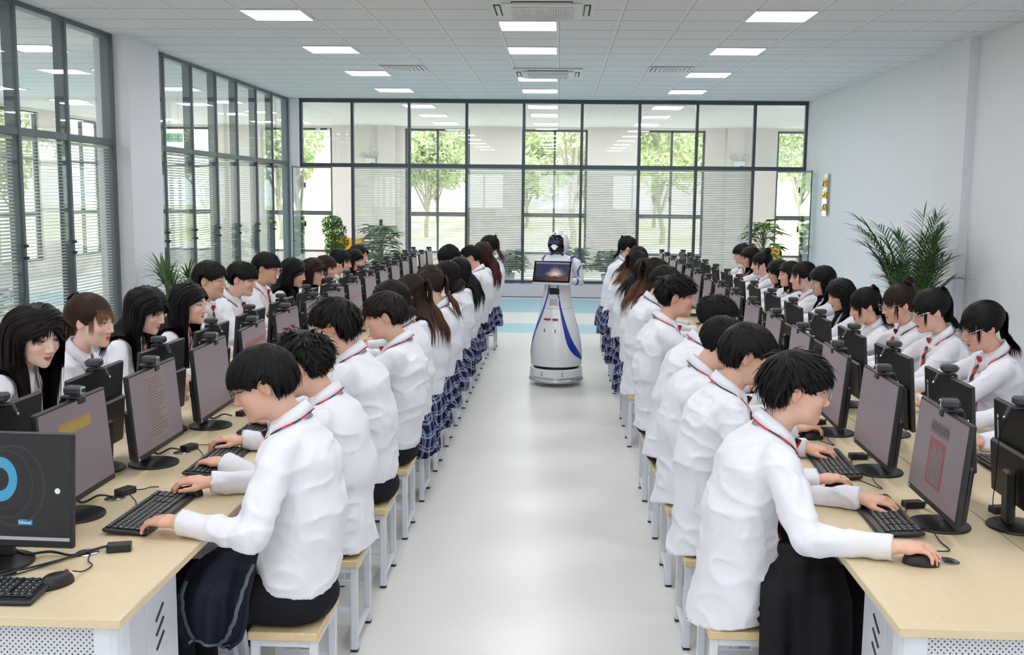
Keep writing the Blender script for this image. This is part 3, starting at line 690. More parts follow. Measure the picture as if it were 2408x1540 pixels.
# ================================================================= reception robot
RW = mat('glossy_white_shell', rgb(236, 237, 242), .16, coat=.5); RB = mat('royal_blue_trim', rgb(28, 58, 160), .2, coat=.4)
RSIL = mat('satin_silver_trim', rgb(196, 198, 202), .25, .8); VIS = mat('black_visor_glass', rgb(8, 8, 10), .05)
REDL = mat('dark_red_lens', rgb(150, 24, 30), .15, coat=.5)
def make_robot(x, y, yaw):
    r = thing('service_robot', 'white and blue service robot standing in the aisle holding a tablet screen', 'robot', (x, y, 0), yaw)
    prof = [(.2525, .2), (.2535, .26), (.252, .34), (.246, .4), (.235, .46), (.222, .52), (.206, .58), (.189, .64), (.173, .70), (.159, .76), (.147, .82), (.138, .88), (.131, .94), (.128, 1.0)]
    def rad(z): return float(np.interp(z, [p[1] for p in prof], [p[0] for p in prof]))
    b = MB(); b.lathe([(0, .035), (.25, .035), (.268, .042), (.272, .055), (.268, .066), (.262, .07), (.262, .095)], 48); b.build('bumper_ring', RSIL, r)
    b = MB(); b.lathe([(.262, .095), (.262, .1), (.2575, .165), (.25, .172), (0, .172)], 48); bs = b.build('base', RW, r)
    b = MB()
    for u in (-.09, .12):
        for z in (.118, .142): a = u/.26; b.lathe([(0, 0), (.006, 0), (.006, .004), (0, .004)], 12, (.26*math.sin(a), -.2605*math.cos(a)-.002, z), 'y')
    b.build('sensor', BLACKP, bs)
    MB().lathe([(0, .165), (.225, .165), (.22, .205), (0, .205)], 40).build('lidar_gap', BLACKP, r)
    sk = MB().lathe([(.0, .2)]+prof[:10]+[(.12, .757)], 56).build('skirt', RW, r)
    MB().lathe([(.13, .765), (.1585, .765)]+prof[10:]+[(.1, 1.02), (0, 1.02)], 48).build('waist', RW, r)
    b = MB()
    for (u, z) in ((-.075, .545), (-.075, .562), (.035, .54), (.035, .558)): R_ = rad(z); b.lathe([(0, 0), (.0065, 0), (.0065, .004), (0, .004)], 12, (u, -math.sqrt(R_*R_-u*u)-.003, z), 'y')
    b.build('sensor', BLACKP, sk)
    for u0, u1 in ((-.092, -.018), (-.004, .054)):
        z = .66; R_ = rad(z); b = MB(); P = [(u, -math.sqrt(R_*R_-u*u)-.002, z) for u in np.linspace(u0, u1, 7)]; b.tube(P, [.006, .0105, .0115, .0115, .0115, .0105, .006], 10); b.build('red_sensor_window', REDL, sk)
    # blue bands on the body: angle (from front, + = robot's left / viewer right) and half width along height
    for pts in ([(1.0, -.42, .045), (.9, -.5, .05), (.8, -.66, .06), (.7, -.82, .075), (.6, -.98, .085), (.5, -1.12, .09), (.4, -1.27, .085), (.3, -1.42, .06), (.24, -1.52, .02)],
                [(1.0, .26, .05), (.9, .3, .05), (.8, .40, .055), (.7, .52, .075), (.6, .62, .1), (.5, .72, .13), (.42, .84, .17), (.36, 1.0, .2), (.31, 1.2, .19), (.27, 1.45, .12), (.25, 1.62, .03)]):
        zz = np.linspace(pts[0][0], pts[-1][0], 46); o = [p[0] for p in pts][::-1]; V = []; F = []
        for i, z in enumerate(zz):
            a = np.interp(z, o, [p[1] for p in pts][::-1]); w = np.interp(z, o, [p[2] for p in pts][::-1]); R_ = rad(z)
            for k in range(5):
                an = a-w+2*w*k/4
                for e in (.0035, -.004): V.append(((R_+e)*math.sin(an), -(R_+e)*math.cos(an), z))
        for i in range(45):
            for k in range(4): q = i*10+k*2; F.append((q, q+2, q+12, q+10)); F.append((q+1, q+11, q+13, q+3))
            F.append((i*10, i*10+10, i*10+11, i*10+1)); F.append((i*10+8, i*10+9, i*10+19, i*10+18))
        b = MB(); b.add(V, F, True); b.build('blue_band', RB, r)
    MB().box((-.05, -.139, .9), (.05, -.12, .962), .006).build('ticket_display', VIS, r)
    b = MB(); b.box((-.05, -.157, .79), (.05, -.13, .868), .008); s = b.build('paper_slot', RW, r)
    b = MB(); b.box((-.038, -.1585, .8), (.038, -.155, .86), .001); b.build('slot_recess', mat('grey_recess', rgb(178, 180, 190), .4), s)
    # torso, neck
    b = MB(); b.lathe([(.0, .98), (.1, .98), (.115, 1.05), (.135, 1.14), (.148, 1.2), (.145, 1.24), (.115, 1.268), (.07, 1.285), (.055, 1.3), (0, 1.3)], 40, sy=.72); b.build('torso', RW, r)
    b = MB(); b.lathe([(.052, 1.275), (.058, 1.285), (.058, 1.3), (.05, 1.32)], 28, (0, .01, 0)); b.build('neck', RB, r)
    # head: ellipsoid helmet, visor set into the front
    hz, hc = 1.392, .0; R1 = Matrix.Rotation(-.12, 4, 'Z')
    def ellip(rx, ry, rz, c, n=30, m=20, cond=None):
        V = []; F = []
        for i in range(m+1):
            ph = -PI/2+PI*i/m
            for k in range(n): a = 2*PI*k/n; V.append((c[0]+rx*math.cos(ph)*math.cos(a), c[1]+ry*math.cos(ph)*math.sin(a), c[2]+rz*math.sin(ph)))
        for i in range(m):
            for k in range(n): F.append((i*n+k, i*n+(k+1) % n, (i+1)*n+(k+1) % n, (i+1)*n+k))
        return V, F
    V, F = ellip(.108, .118, .128, (0, .012, hz)); b = MB(); b.add([R1 @ Vector(v) for v in V], F, True); hd = b.build('head', RW, r)
    # face shield: a squircle patch following the helmet front, proud by 2 mm
    V = []; F = []; nu, nr = 40, 8
    for i in range(nr+1):
        for k in range(nu):
            a = 2*PI*k/nu; ca, sa = math.cos(a), math.sin(a); q = (abs(ca)**3.2+abs(sa)**3.2)**(-1/3.2); s = i/nr
            xx, zz = .084*q*ca*s*(1-.06*sa), .1*q*sa*s-.008
            yy = .012-.118*math.sqrt(max(.02, 1-(xx/.108)**2-(zz/.128)**2))-.0035-(.004 if i < nr else -.006); V.append(R1 @ Vector((xx, yy, hz+zz)))
    for i in range(nr):
        for k in range(nu): F.append((i*nu+k, i*nu+(k+1) % nu, (i+1)*nu+(k+1) % nu, (i+1)*nu+k))
    b = MB(); b.add(V, F, True); b.build('visor', VIS, hd)
    def onvis(x, z, e=.0095): return R1 @ Vector((x, .012-.118*math.sqrt(max(.02, 1-(x/.108)**2-(z/.128)**2))-e, hz+z))
    def patch(nm, poly, m, e):
        c = sum((Vector((p[0], p[1], 0)) for p in poly), Vector())/len(poly); V = [onvis(c.x, c.y, e)]+[onvis(x, z, e) for x, z in poly]+[onvis(x, z, e-.0012) for x, z in poly]; n = len(poly)
        b = MB(); b.add(V, [(0, 1+k, 1+(k+1) % n) for k in range(n)]+[(1+k, 1+n+k, 1+n+(k+1) % n, 1+(k+1) % n) for k in range(n)]); return b.build(nm, m, hd)
    fw = ink('face_display_white', 225, 228, 235, 1.0); fb = ink('face_display_blue', 40, 60, 150, .6); fk = ink('face_display_dark', 20, 20, 24, .3)
    patch('display_face', [(.026*math.cos(a)*(1 if math.sin(a) > 0 else .9), .03*math.sin(a)-.03) for a in np.linspace(0, 2*PI, 20, endpoint=False)], fw, .0105)
    for s in (-1, 1): patch('display_ear', [(s*.029+.006*math.cos(a), -.026+.009*math.sin(a)) for a in np.linspace(0, 2*PI, 10, endpoint=False)], fw, .0102)
    patch('display_cap', [(-.026, .002), (-.03, .022), (-.012, .034), (.012, .034), (.03, .022), (.026, .002)], fb, .0112)
    patch('display_brim', [(-.028, -.004), (-.026, .004), (.026, .004), (.028, -.004), (.0, -.008)], fk, .0118)
    for s in (-1, 1): patch('display_eye', [(s*.011-.006, -.022), (s*.011+.006, -.022), (s*.011+.006, -.025), (s*.011-.006, -.025)], fk, .0116)
    patch('display_mouth', [(-.006, -.046), (.006, -.046), (.006, -.048), (-.006, -.048)], fk, .0116)
    b = MB(); p = R1 @ Vector((0, -.088, hz+.1)); b.lathe([(0, 0), (.008, 0), (.008, .006), (0, .006)], 14, (p.x, p.y, p.z), 'y'); b.build('camera_lens', BLACKP, hd)
    for s in (-1, 1): b = MB(); b.tube([(s*.06, -.03, 1.276), (s*.052, -.045, 1.29), (s*.04, -.04, 1.305)], [.012, .016, .008], 10); b.build('shoulder_patch', RB, r)
    # arms
    for s in (-1, 1):
        S_, E_, Wp = Vector((s*.178, .02, 1.205)), Vector((s*.222, .045, 1.02)), Vector((s*.176, -.115, 1.035))
        b = MB(); b.tube([S_+Vector((-s*.035, 0, .03)), S_, S_.lerp(E_, .35), S_.lerp(E_, .7), E_+Vector((0, 0, .02))], [.028, .05, .052, .043, .036], 18); a = b.build('upper_arm', RW, r)
        b = MB(); c = S_+Vector((-s*.03, 0, .01)); b.tube([c+Vector((0, 0, 0)), c+Vector((-s*.016, 0, 0))], [.062, .06], 20); b.build('shoulder_ring', RB, a)
        b = MB(); b.tube([S_+Vector((s*.05, -.012, -.02)), S_+Vector((s*.046, -.038, -.045)), S_+Vector((s*.03, -.05, -.075)), S_+Vector((s*.034, -.044, -.13))], [.005, .009, .009, .005], 8); b.build('arm_stripe', RB, a)
        b = MB(); V, F = ellip(.036, .036, .036, E_, 16, 10); b.add(V, F, True); b.build('elbow', RSIL, r)
        b = MB(); b.tube([E_+Vector((0, .02, -.02)), E_.lerp(Wp, .3), E_.lerp(Wp, .75), Wp], [.03, .044, .036, .028], 16); f = b.build('forearm', RW, r)
        b = MB(); b.tube([E_.lerp(Wp, .66), E_.lerp(Wp, .8)], [.0405, .036], 18); b.build('wrist_band', RB, f)
        b = MB(); b.tube([Wp, Wp+Vector((-s*.02, -.04, .008)), Wp+Vector((-s*.035, -.07, .015))], [.028, .032, .026], 12); h = b.build('hand', RW, f)
        for q in range(4):
            o = Wp+Vector((-s*.036, -.07, .034-.016*q)); b = MB(); b.tube([o, o+Vector((-s*.012, -.022, .004)), o+Vector((-s*.026, -.026, .004))], [.0085, .008, .006], 8); b.build('finger', RW, h)
        o = Wp+Vector((-s*.012, -.05, .03)); b = MB(); b.tube([o, o+Vector((-s*.015, -.02, .018)), o+Vector((-s*.026, -.035, .022))], [.009, .008, .006], 8); b.build('thumb', RW, h)
    # tablet
    P = Matrix.Translation((0, -.235, 1.125)) @ Matrix.Rotation(math.radians(-24), 4, 'X')
    MB().box((-.188, -.004, -.122), (.188, .03, .116), .012, P).build('tablet', RW, r); tb = r.id_data and KIDS[r.name][-1]
    MB().box((-.184, -.0065, -.106), (.184, -.0035, .113), .002, P).build('bezel', VIS, tb)
    sk = mat('sunset_picture', rgb(8, 8, 8), .2, emit=(1, 1, 1, 1), es=.8); t = NT(sk); v = t.coord(); X, Y, Z = t.xyz(v); zz = t.math('DIVIDE', t.math('SUBTRACT', Z, 1.03), .19)
    n = t.noise(v, 14, 5, .65, .6); n2 = t.noise(v, 40, 4)
    glow = t.math('MULTIPLY', t.math('SUBTRACT', 1, t.math('MINIMUM', t.math('ADD', t.math('MULTIPLY', t.math('ABSOLUTE', t.math('SUBTRACT', X, .03)), 7), t.math('MULTIPLY', t.math('ABSOLUTE', t.math('SUBTRACT', zz, .42)), 1.7)), 1)), 1)
    sky = t.ramp(t.math('ADD', t.math('MULTIPLY', glow, .75), t.math('MULTIPLY', t.math('SUBTRACT', n, .5), .9)), [(0, rgb(44, 50, 84)), (.25, rgb(88, 88, 128)), (.5, rgb(190, 160, 150)), (.75, rgb(245, 232, 220))])
    hor = t.math('LESS_THAN', zz, t.math('ADD', .3, t.math('MULTIPLY', t.math('SUBTRACT', n2, .5), .25)))
    gnd = t.mix(t.math('MULTIPLY', t.math('ADD', X, .16), 3), rgb(26, 26, 34), rgb(120, 72, 44))
    pic = t.mix(hor, sky, gnd); t.set('Emission Color', pic)
    MB().box((-.166, -.0075, -.088), (.166, -.006, .098), 0, P).build('screen_picture', sk, tb)
    MB().box((-.166, -.0082, .082), (.166, -.0076, .098), 0, P).build('title_bar', ink('screen_bar_lilac', 150, 150, 205), tb)
    b = MB()
    for q in range(4): b.lathe([(0, 0), (.004, 0), (.004, .003), (0, .003)], 10, (-.03+.02*q, -.262, 1.012), 'y')
    b.build('speaker_hole', BLACKP, tb)
    b = MB(); b.box((-.05, -.2, 1.02), (.05, -.08, 1.1), .01); b.build('tablet_mount', RW, r)
    return r
make_robot(.035, 10.24, math.radians(-13))
# ================================================================= people: distance-field bodies meshed with surface nets
A = lambda *v: np.array(v, np.float32)
def nrm(v): return v/np.linalg.norm(v)
def smin(a, b, k):
    h = np.clip(.5+.5*(b-a)/k, 0, 1); return b+(a-b)*h-k*h*(1-h)
def smax(a, b, k): return -smin(-a, -b, k)
def ncap(p, a, b, ra, rb):
    ab = b-a; t = np.clip(((p-a) @ ab)/(ab @ ab), 0, 1); q = p-a-t[:, None]*ab
    return np.sqrt((q*q).sum(1))-(ra+(rb-ra)*t)
def nell(p, c, r, R=None):
    q = p-c
    if R is not None: q = q @ R
    k0 = np.sqrt(((q/r)**2).sum(1)); k1 = np.sqrt(((q/(r*r))**2).sum(1))+1e-9
    return k0*(k0-1)/k1
def loft(p, pts, wx, wy, xax):
    """union of elliptic-section segments along pts; xax = width direction"""
    d = None
    for i in range(len(pts)-1):
        a, b = pts[i], pts[i+1]; ab = b-a; L = np.linalg.norm(ab); u = ab/L
        s = (p-a) @ u; t = np.clip(s/L, 0, 1); q = p-a-t[:, None]*ab
        ov = s-np.clip(s, 0, L); x = nrm(xax-u*(xax @ u)); y = np.cross(u, x)
        w = wx[i]+(wx[i+1]-wx[i])*t; v = wy[i]+(wy[i+1]-wy[i])*t; m = np.minimum(w, v)
        k0 = np.sqrt(((q @ x)/w)**2+((q @ y)/v)**2+(ov/m)**2)
        k1 = np.sqrt(((q @ x)/w**2)**2+((q @ y)/v**2)**2+(ov/m**2)**2)+1e-9
        e = k0*(k0-1)/k1
        d = e if d is None else smin(d, e, .02)
    return d
_H = np.random.default_rng(3).random(4096).astype(np.float32)
def vnoise(p):
    i = np.floor(p).astype(np.int64); f = (p-i).astype(np.float32); f = f*f*(3-2*f); r = 0
    for dx in (0, 1):
        for dy in (0, 1):
            for dz in (0, 1):
                h = _H[((i[:, 0]+dx)*73+(i[:, 1]+dy)*1657+(i[:, 2]+dz)*3571) & 4095]
                r = r+h*(f[:, 0] if dx else 1-f[:, 0])*(f[:, 1] if dy else 1-f[:, 1])*(f[:, 2] if dz else 1-f[:, 2])
    return r
_EP = [(a, b) for a in range(8) for b in range(a+1, 8) if bin(a ^ b).count('1') == 1]
def snets(f, lo, hi, h, k=4):
    lo = np.asarray(lo, np.float32); n = np.ceil((np.asarray(hi)-lo)/(h*k)).astype(int)+1
    g = np.stack(np.meshgrid(*[np.arange(m) for m in n], indexing='ij'), -1).reshape(-1, 3)
    dc = f((lo+(g+.5)*h*k-h*.5).astype(np.float32)).reshape(n)
    D = np.repeat(np.repeat(np.repeat(np.where(dc > 0, 1., -1.).astype(np.float32), k, 0), k, 1), k, 2)
    mk = np.abs(dc) < h*k*1.5; M = np.argwhere(mk)
    off = np.stack(np.meshgrid(*[np.arange(k)]*3, indexing='ij'), -1).reshape(-1, 3)
    I = (M[:, None, :]*k+off[None]).reshape(-1, 3)
    D[I[:, 0], I[:, 1], I[:, 2]] = f((lo+I*h).astype(np.float32))
    s = D < 0; c = np.zeros(np.array(D.shape)-1, np.int8); sh = D.shape
    for q in range(8): c += s[(q & 1):sh[0]-1+(q & 1), (q >> 1 & 1):sh[1]-1+(q >> 1 & 1), (q >> 2):sh[2]-1+(q >> 2)]
    C = np.argwhere((c > 0) & (c < 8)); idx = np.full(c.shape, -1, np.int64); idx[C[:, 0], C[:, 1], C[:, 2]] = np.arange(len(C))
    cv = np.stack([D[C[:, 0]+(q & 1), C[:, 1]+(q >> 1 & 1), C[:, 2]+(q >> 2)] for q in range(8)], 1)
    acc = np.zeros((len(C), 3)); cnt = np.zeros(len(C)); co = np.array([[q & 1, q >> 1 & 1, q >> 2] for q in range(8)])
    for a, b in _EP:
        va, vb = cv[:, a], cv[:, b]; m = (va < 0) != (vb < 0); t = np.where(m, va/np.where(m, va-vb, 1), 0)
        acc += np.where(m[:, None], co[a]+(co[b]-co[a])*t[:, None], 0); cnt += m
    V = lo+(C+acc/cnt[:, None])*h; Fs = []
    for ax in range(3):
        a, b = [q for q in range(3) if q != ax]; sl0 = [slice(1, -1)]*3; sl0[ax] = slice(0, -1); sl1 = list(sl0); sl1[ax] = slice(1, None)
        E = np.argwhere(s[tuple(sl0)] != s[tuple(sl1)]); o = np.ones(3, int); o[ax] = 0; E = E+o
        flip = s[E[:, 0], E[:, 1], E[:, 2]]; ea, eb = np.eye(3, dtype=int)[a], np.eye(3, dtype=int)[b]
        q = np.stack([idx[tuple((E-ea-eb).T)], idx[tuple((E-eb).T)], idx[tuple(E.T)], idx[tuple((E-ea).T)]], 1)
        if ax == 1: flip = ~flip
        q[~flip] = q[~flip][:, ::-1]; Fs.append(q[(q >= 0).all(1)])
    return V.astype(np.float32), np.concatenate(Fs)
def joinm(parts):
    V, F, C, b = [], [], [], 0
    for v, f, c in parts: V.append(v); F.append(f+b); C.append(c); b += len(v)
    return np.concatenate(V), np.concatenate(F), np.concatenate(C)

SKINM, t = attr_mat('skin', .48, .4); t.set('Subsurface Weight', .0)
v = t.coord(); t.bump(t.noise(v, 260, 3), .06, .002)
HAIRM, t = attr_mat('hair', .48, .18)
SHIRTM = mat('white_shirt_cotton', rgb(240, 240, 247), .8, spec=.2); t = NT(SHIRTM); v = t.coord()
w1 = t.noise(t.mapping(v, (1, 1, .55), (.3, .5, 0)), 7, 2, .5, 1.6); w1 = t.math('POWER', t.math('SUBTRACT', 1, t.math('ABSOLUTE', t.math('SUBTRACT', t.math('MULTIPLY', w1, 2), 1))), 8)
w3 = t.noise(t.mapping(v, (.6, 1, 1), (0, .4, .6)), 15, 2, .5, 1.2); w3 = t.math('POWER', t.math('SUBTRACT', 1, t.math('ABSOLUTE', t.math('SUBTRACT', t.math('MULTIPLY', w3, 2), 1))), 8)
t.bump(t.math('MULTIPLY', t.math('ADD', w1, t.math('MULTIPLY', w3, .5)), -1), .09, .008)
TROUM = mat('black_trouser_cloth', rgb(26, 26, 31), .85, spec=.2); t = NT(TROUM); t.bump(t.noise(t.coord(), 10, 4, .6, 1), .3, .01)
TIEM = mat('striped_tie_cloth', rgb(200, 30, 40), .55); t = NT(TIEM); v = t.coord(); X, Y, Z = t.xyz(v)
sdg = t.math('FRACT', t.math('ADD', t.math('DIVIDE', t.math('ADD', t.math('MULTIPLY', X, .8), Z), .062), 50)); t.color(t.mix(t.math('GREATER_THAN', sdg, .52), rgb(214, 36, 42), rgb(22, 20, 30)))
PLAIDM = mat('navy_plaid_cloth', rgb(40, 48, 84), .85, spec=.15); t = NT(PLAIDM); a_ = t.new('ShaderNodeAttribute', attribute_name='Col'); X, Y, Z = t.xyz(a_.outputs['Vector'])
def stripes(u, per, offs, w):
    f = t.math('FRACT', t.math('ADD', t.math('DIVIDE', u, per), 20)); r = None
    for o in offs:
        s = t.math('LESS_THAN', t.math('ABSOLUTE', t.math('SUBTRACT', f, o)), w); r = s if r is None else t.math('MAXIMUM', r, s)
    return r
band_ = t.math('ADD', stripes(X, .085, (.5,), .26), stripes(Y, .085, (.5,), .26)); fine = t.math('ADD', stripes(X, .085, (.1, .2, .9), .022), stripes(Y, .085, (.1, .2, .9), .022))
t.color(t.mix(t.math('MULTIPLY', fine, .75), t.mix(t.math('MULTIPLY', band_, .5), rgb(46, 54, 96), rgb(20, 24, 46)), rgb(190, 196, 222)))
SHOEM = mat('black_shoe_leather', rgb(24, 22, 22), .35); SOCKM = mat('white_sock', rgb(226, 226, 228), .9)
GLD = mat('dark_spectacle_wire', rgb(44, 30, 30), .3, .5); GLS = mat('silver_spectacle_wire', rgb(200, 198, 196), .2, .9)
LENS = glass_mat('spectacle_lens', (.97, .975, .98, 1), .9)

HEADC = dict(skin=A(*lin((226/255, 182/255, 158/255))), lips=A(*lin((188/255, 92/255, 86/255))))
def head_sdf(p, fem, ear=True):
    w = .97 if fem else 1.0; p = p/A(w, .98 if fem else 1, 1)
    q = p.copy(); q[:, 0] = np.abs(q[:, 0])
    d = smin(nell(p, A(0, -.015, .032), A(.0755, .096, .085)), nell(p, A(0, .022, -.03), A(.063, .067, .078)), .03)
    d = smin(d, nell(p, A(0, .03, -.066), A(.049 if fem else .053, .05, .043)), .025)
    d = smin(d, nell(p, A(0, .071, -.094), A(.02, .018, .018)), .022)
    d = smin(d, nell(q, A(.038, .058, -.022), A(.026, .026, .026)), .022)
    d = smin(d, ncap(q, A(0, .077, .03), A(.036, .068, .031), .013, .011), .016)
    d = smax(d, -nell(q, A(.034, .1, .011), A(.019, .02, .011)), .012)
    d = smin(d, nell(q, A(.0325, .072, .009), A(.015, .0135, .0105)), .006)
    d = smin(d, ncap(p, A(0, .087, .016), A(0, .105, -.028), .0065, .0105), .013)
    d = smin(d, nell(q, A(.0105, .096, -.034), A(.0075, .009, .0065)), .006)
    d = smin(d, nell(p, A(0, .083, -.0575), A(.021, .0105, .006)), .006)
    d = smin(d, nell(p, A(0, .0815, -.068), A(.018, .0105, .0068)), .006)
    d = smax(d, -ncap(q, A(0, .097, -.0628), A(.02, .089, -.064), .0018, .001), .004)
    if ear:
        R = np.array(Matrix.Rotation(-.25, 3, 'X') @ Matrix.Rotation(.35, 3, 'Z'), np.float32)
        e = nell(q, A(.08, -.014, .0), A(.0075, .019, .031), R); e = smax(e, -nell(q, A(.088, -.008, .003), A(.007, .0095, .017), R), .006)
        d = smin(d, e, .008)
    return d*min(w, .98)
def head_color(p, skin, lips, brow, eyes_down, fem, rng):
    x = np.abs(p[:, 0]); y, z = p[:, 1], p[:, 2]; n = len(p); C = np.tile(skin, (n, 1))
    def blend(m, c, a=1.0):
        m = np.clip(m, 0, 1)[:, None]*a; C[:] = C*(1-m)+np.asarray(c, np.float32)*m
    blend(np.exp(-((x-.045)**2+(z+.028)**2)/(2*.018**2))*(y > .03), skin*A(1.06, .8, .78), .5)
    blend(np.exp(-((x-.08)**2+(y+.01)**2)/(2*.02**2))*(np.abs(z) < .04), skin*A(1.02, .72, .68), .5)
    blend(np.exp(-((x)**2/(2*.012**2)+(z+.03)**2/(2*.012**2)))*(y > .085), skin*A(1.02, .86, .84), .5)
    lm = 1-((x/.021)**2+((z+.0632+.002*np.cos(x*140))/.0105)**2); blend(np.clip(lm*4, 0, 1)*(y > .06), lips, .9 if fem else .5)
    blend(np.clip(1-np.abs(z+.0628)/.0016, 0, 1)*(x < .021)*(y > .06), lips*.35, .8)
    bz = .0335+.003*np.sin((x-.014)/.04*PI)-.004*(x > .045); bm = np.clip(1.6-np.abs(z-bz)/.0038, 0, 1)*(x > .012)*(x < .054)*(y > .03); blend(bm, brow, .95)
    op = .0042 if eyes_down else .0058; ez = .0088 if eyes_down else .0095
    em = 1-((x-.0325)/.0145)**2-((z-ez)/op)**2; blend(np.clip(em*3.5, 0, 1)*(y > .05), (.72, .7, .68))
    im = 1-((x-.0325)/.0062)**2-((z-ez+.0005)/.006)**2; blend(np.clip(im*4, 0, 1)*np.clip(em*4, 0, 1)*(y > .05), (.015, .009, .006))
    lz = ez+op*np.sqrt(np.clip(1-((x-.0325)/.0165)**2, 0, 1)); blend(np.clip(1.5-np.abs(z-lz)/.0021, 0, 1)*(np.abs(x-.034) < .018)*(y > .045), (.008, .005, .004), .97)
    blend(np.exp(-((x-.009)**2+(z+.0385)**2)/(2*.003**2))*(y > .085), skin*.4, .7)
    return C
def hand_parts(curl, sgn, spread=.0):
    """capsules of a hand in its own frame: y towards the fingertips, z the back of the hand, thumb on side -sgn"""
    caps = []; L = [.058, .072, .078, .07]; tx = -sgn
    for i in range(4):
        bx = (-.031+.0207*i); ln = L[i]; r0 = [.0078, .0086, .0088, .0086][i]; a0 = 0; p = A(-bx*sgn*-1 if False else bx*tx, .086-.006*abs(i-1.8), .003)
        dirx = (i-1.6)*.07*tx*(1+spread)
        for sgm, (fr, cu) in enumerate(((.45, .35), (.32, .75), (.26, .6))):
            a0 += cu*curl*(1+.13*((i*7+sgm) % 3-1)); q = p+A(math.sin(dirx)*math.cos(a0), math.cos(a0), -math.sin(a0))*ln*fr*1.12
            caps.append((p, q, r0*(1-.1*sgm), r0*(.93-.1*sgm))); p = q
    p = A(.024*tx, .022, -.006); q = A(.05*tx, .056, -.016); caps.append((p, q, .0135, .0105)); s = A(.054*tx, .088, -.024); caps.append((q, s, .0102, .0092)); caps.append((s, s+A(-.004*tx, .022, -.006), .0092, .007))
    return caps
def hand_sdf(p, caps):
    d = loft(p, [A(0, -.03, 0), A(0, .0, 0), A(0, .05, .001), A(0, .086, .001)], [.025, .026, .04, .041], [.02, .019, .0155, .0115], A(1, 0, 0))
    f = None
    for i, c in enumerate(caps[:12]):
        e = ncap(p, *c); 
        if i % 3 == 0: g = e
        else: g = smin(g, e, .003)
        if i % 3 == 2: f = g if f is None else smin(f, g, .0015)
    d = smin(d, f, .008); th = smin(smin(ncap(p, *caps[12]), ncap(p, *caps[13]), .004), ncap(p, *caps[14]), .003)
    return smin(d, th, .012)
def ik(S_, W_, l1, l2, pole):
    d = W_-S_; D = np.linalg.norm(d); 
    if D > (l1+l2)*.985: k = D/((l1+l2)*.985); l1, l2 = l1*k, l2*k
    u = d/D; a = (l1*l1-l2*l2+D*D)/(2*D); hgt = math.sqrt(max(l1*l1-a*a, 0)); n = pole-u*(pole @ u); return S_+u*a+nrm(n)*hgt

def tufts(P, N_, w0, th, col0, col1, rng, tip=2.5, jit=.5):
    """P (n,s,3) centre lines, N_ (n,s,3) outward normals -> flattened tapering locks"""
    n, s, _ = P.shape; T = np.gradient(P, axis=1); T /= np.linalg.norm(T, axis=2, keepdims=True)+1e-9
    B = np.cross(T, N_); B /= np.linalg.norm(B, axis=2, keepdims=True)+1e-9; Nn = np.cross(B, T)
    u = np.linspace(0, 1, s); prof = (.55+.45*np.minimum(1, u*5))*(1-u**tip)+.03
    w = w0[:, None]*prof[None]*.5; hh = w*th*1.3
    R = np.stack([P+B*w[..., None]-Nn*hh[..., None]*.5, P+Nn*hh[..., None], P-B*w[..., None]-Nn*hh[..., None]*.5], 2)
    V = R.reshape(-1, 3); base = (np.arange(n)[:, None]*s+np.arange(s-1)[None])*3; F = []
    for k in range(2): F.append(np.stack([base+k, base+k+1, base+3+k+1, base+3+k], -1).reshape(-1, 4))
    j = (1-jit/2+jit*rng.random(n))[:, None, None]; g = (u**1.5)[None, :, None]
    C = (np.asarray(col0)[None, None]*(1-g)+np.asarray(col1)[None, None]*g)*j; C = np.repeat(C[:, :, None, :], 3, 2).reshape(-1, 3)
    return V, np.concatenate(F), C
SC_C, SC_R = A(0, -.018, .036), A(.081, .103, .0885)
def scalp(n):
    i = np.arange(n)+.5; ph = np.arccos(1-2*i/n); th = PI*(1+5**.5)*i
    d = np.stack([np.cos(th)*np.sin(ph), np.sin(th)*np.sin(ph), np.cos(ph)], 1).astype(np.float32)
    p = SC_C+d*SC_R; return p
def hairline(y, low=0): 
    return np.interp(y, [-.12, -.06, -.04, -.018, .004, .012, .03, .05, .07, .09], [-.068-low, -.062-low, -.02-low, .026, .022, -.004, .012, .044, .064, .07])
def grow(root, nstep, step, dirf, off, coll, e=.004):
    P = [root]; p = root.copy(); Nn = []; d0 = None
    for k in range(nstep):
        d = dirf(p, k, d0); d = d/(np.linalg.norm(d, axis=1, keepdims=True)+1e-9); d0 = d
        p = p+d*step[:, None]; dist = coll(p)
        g = np.stack([coll(p+A(e, 0, 0))-dist, coll(p+A(0, e, 0))-dist, coll(p+A(0, 0, e))-dist], 1); g /= np.linalg.norm(g, axis=1, keepdims=True)+1e-9
        m = dist < off; p = np.where(m[:, None], p+g*np.minimum(off-dist, .04)[:, None], p); P.append(p); Nn.append(g)
    Nn = [Nn[0]]+Nn; return np.stack(P, 1), np.stack(Nn, 1)

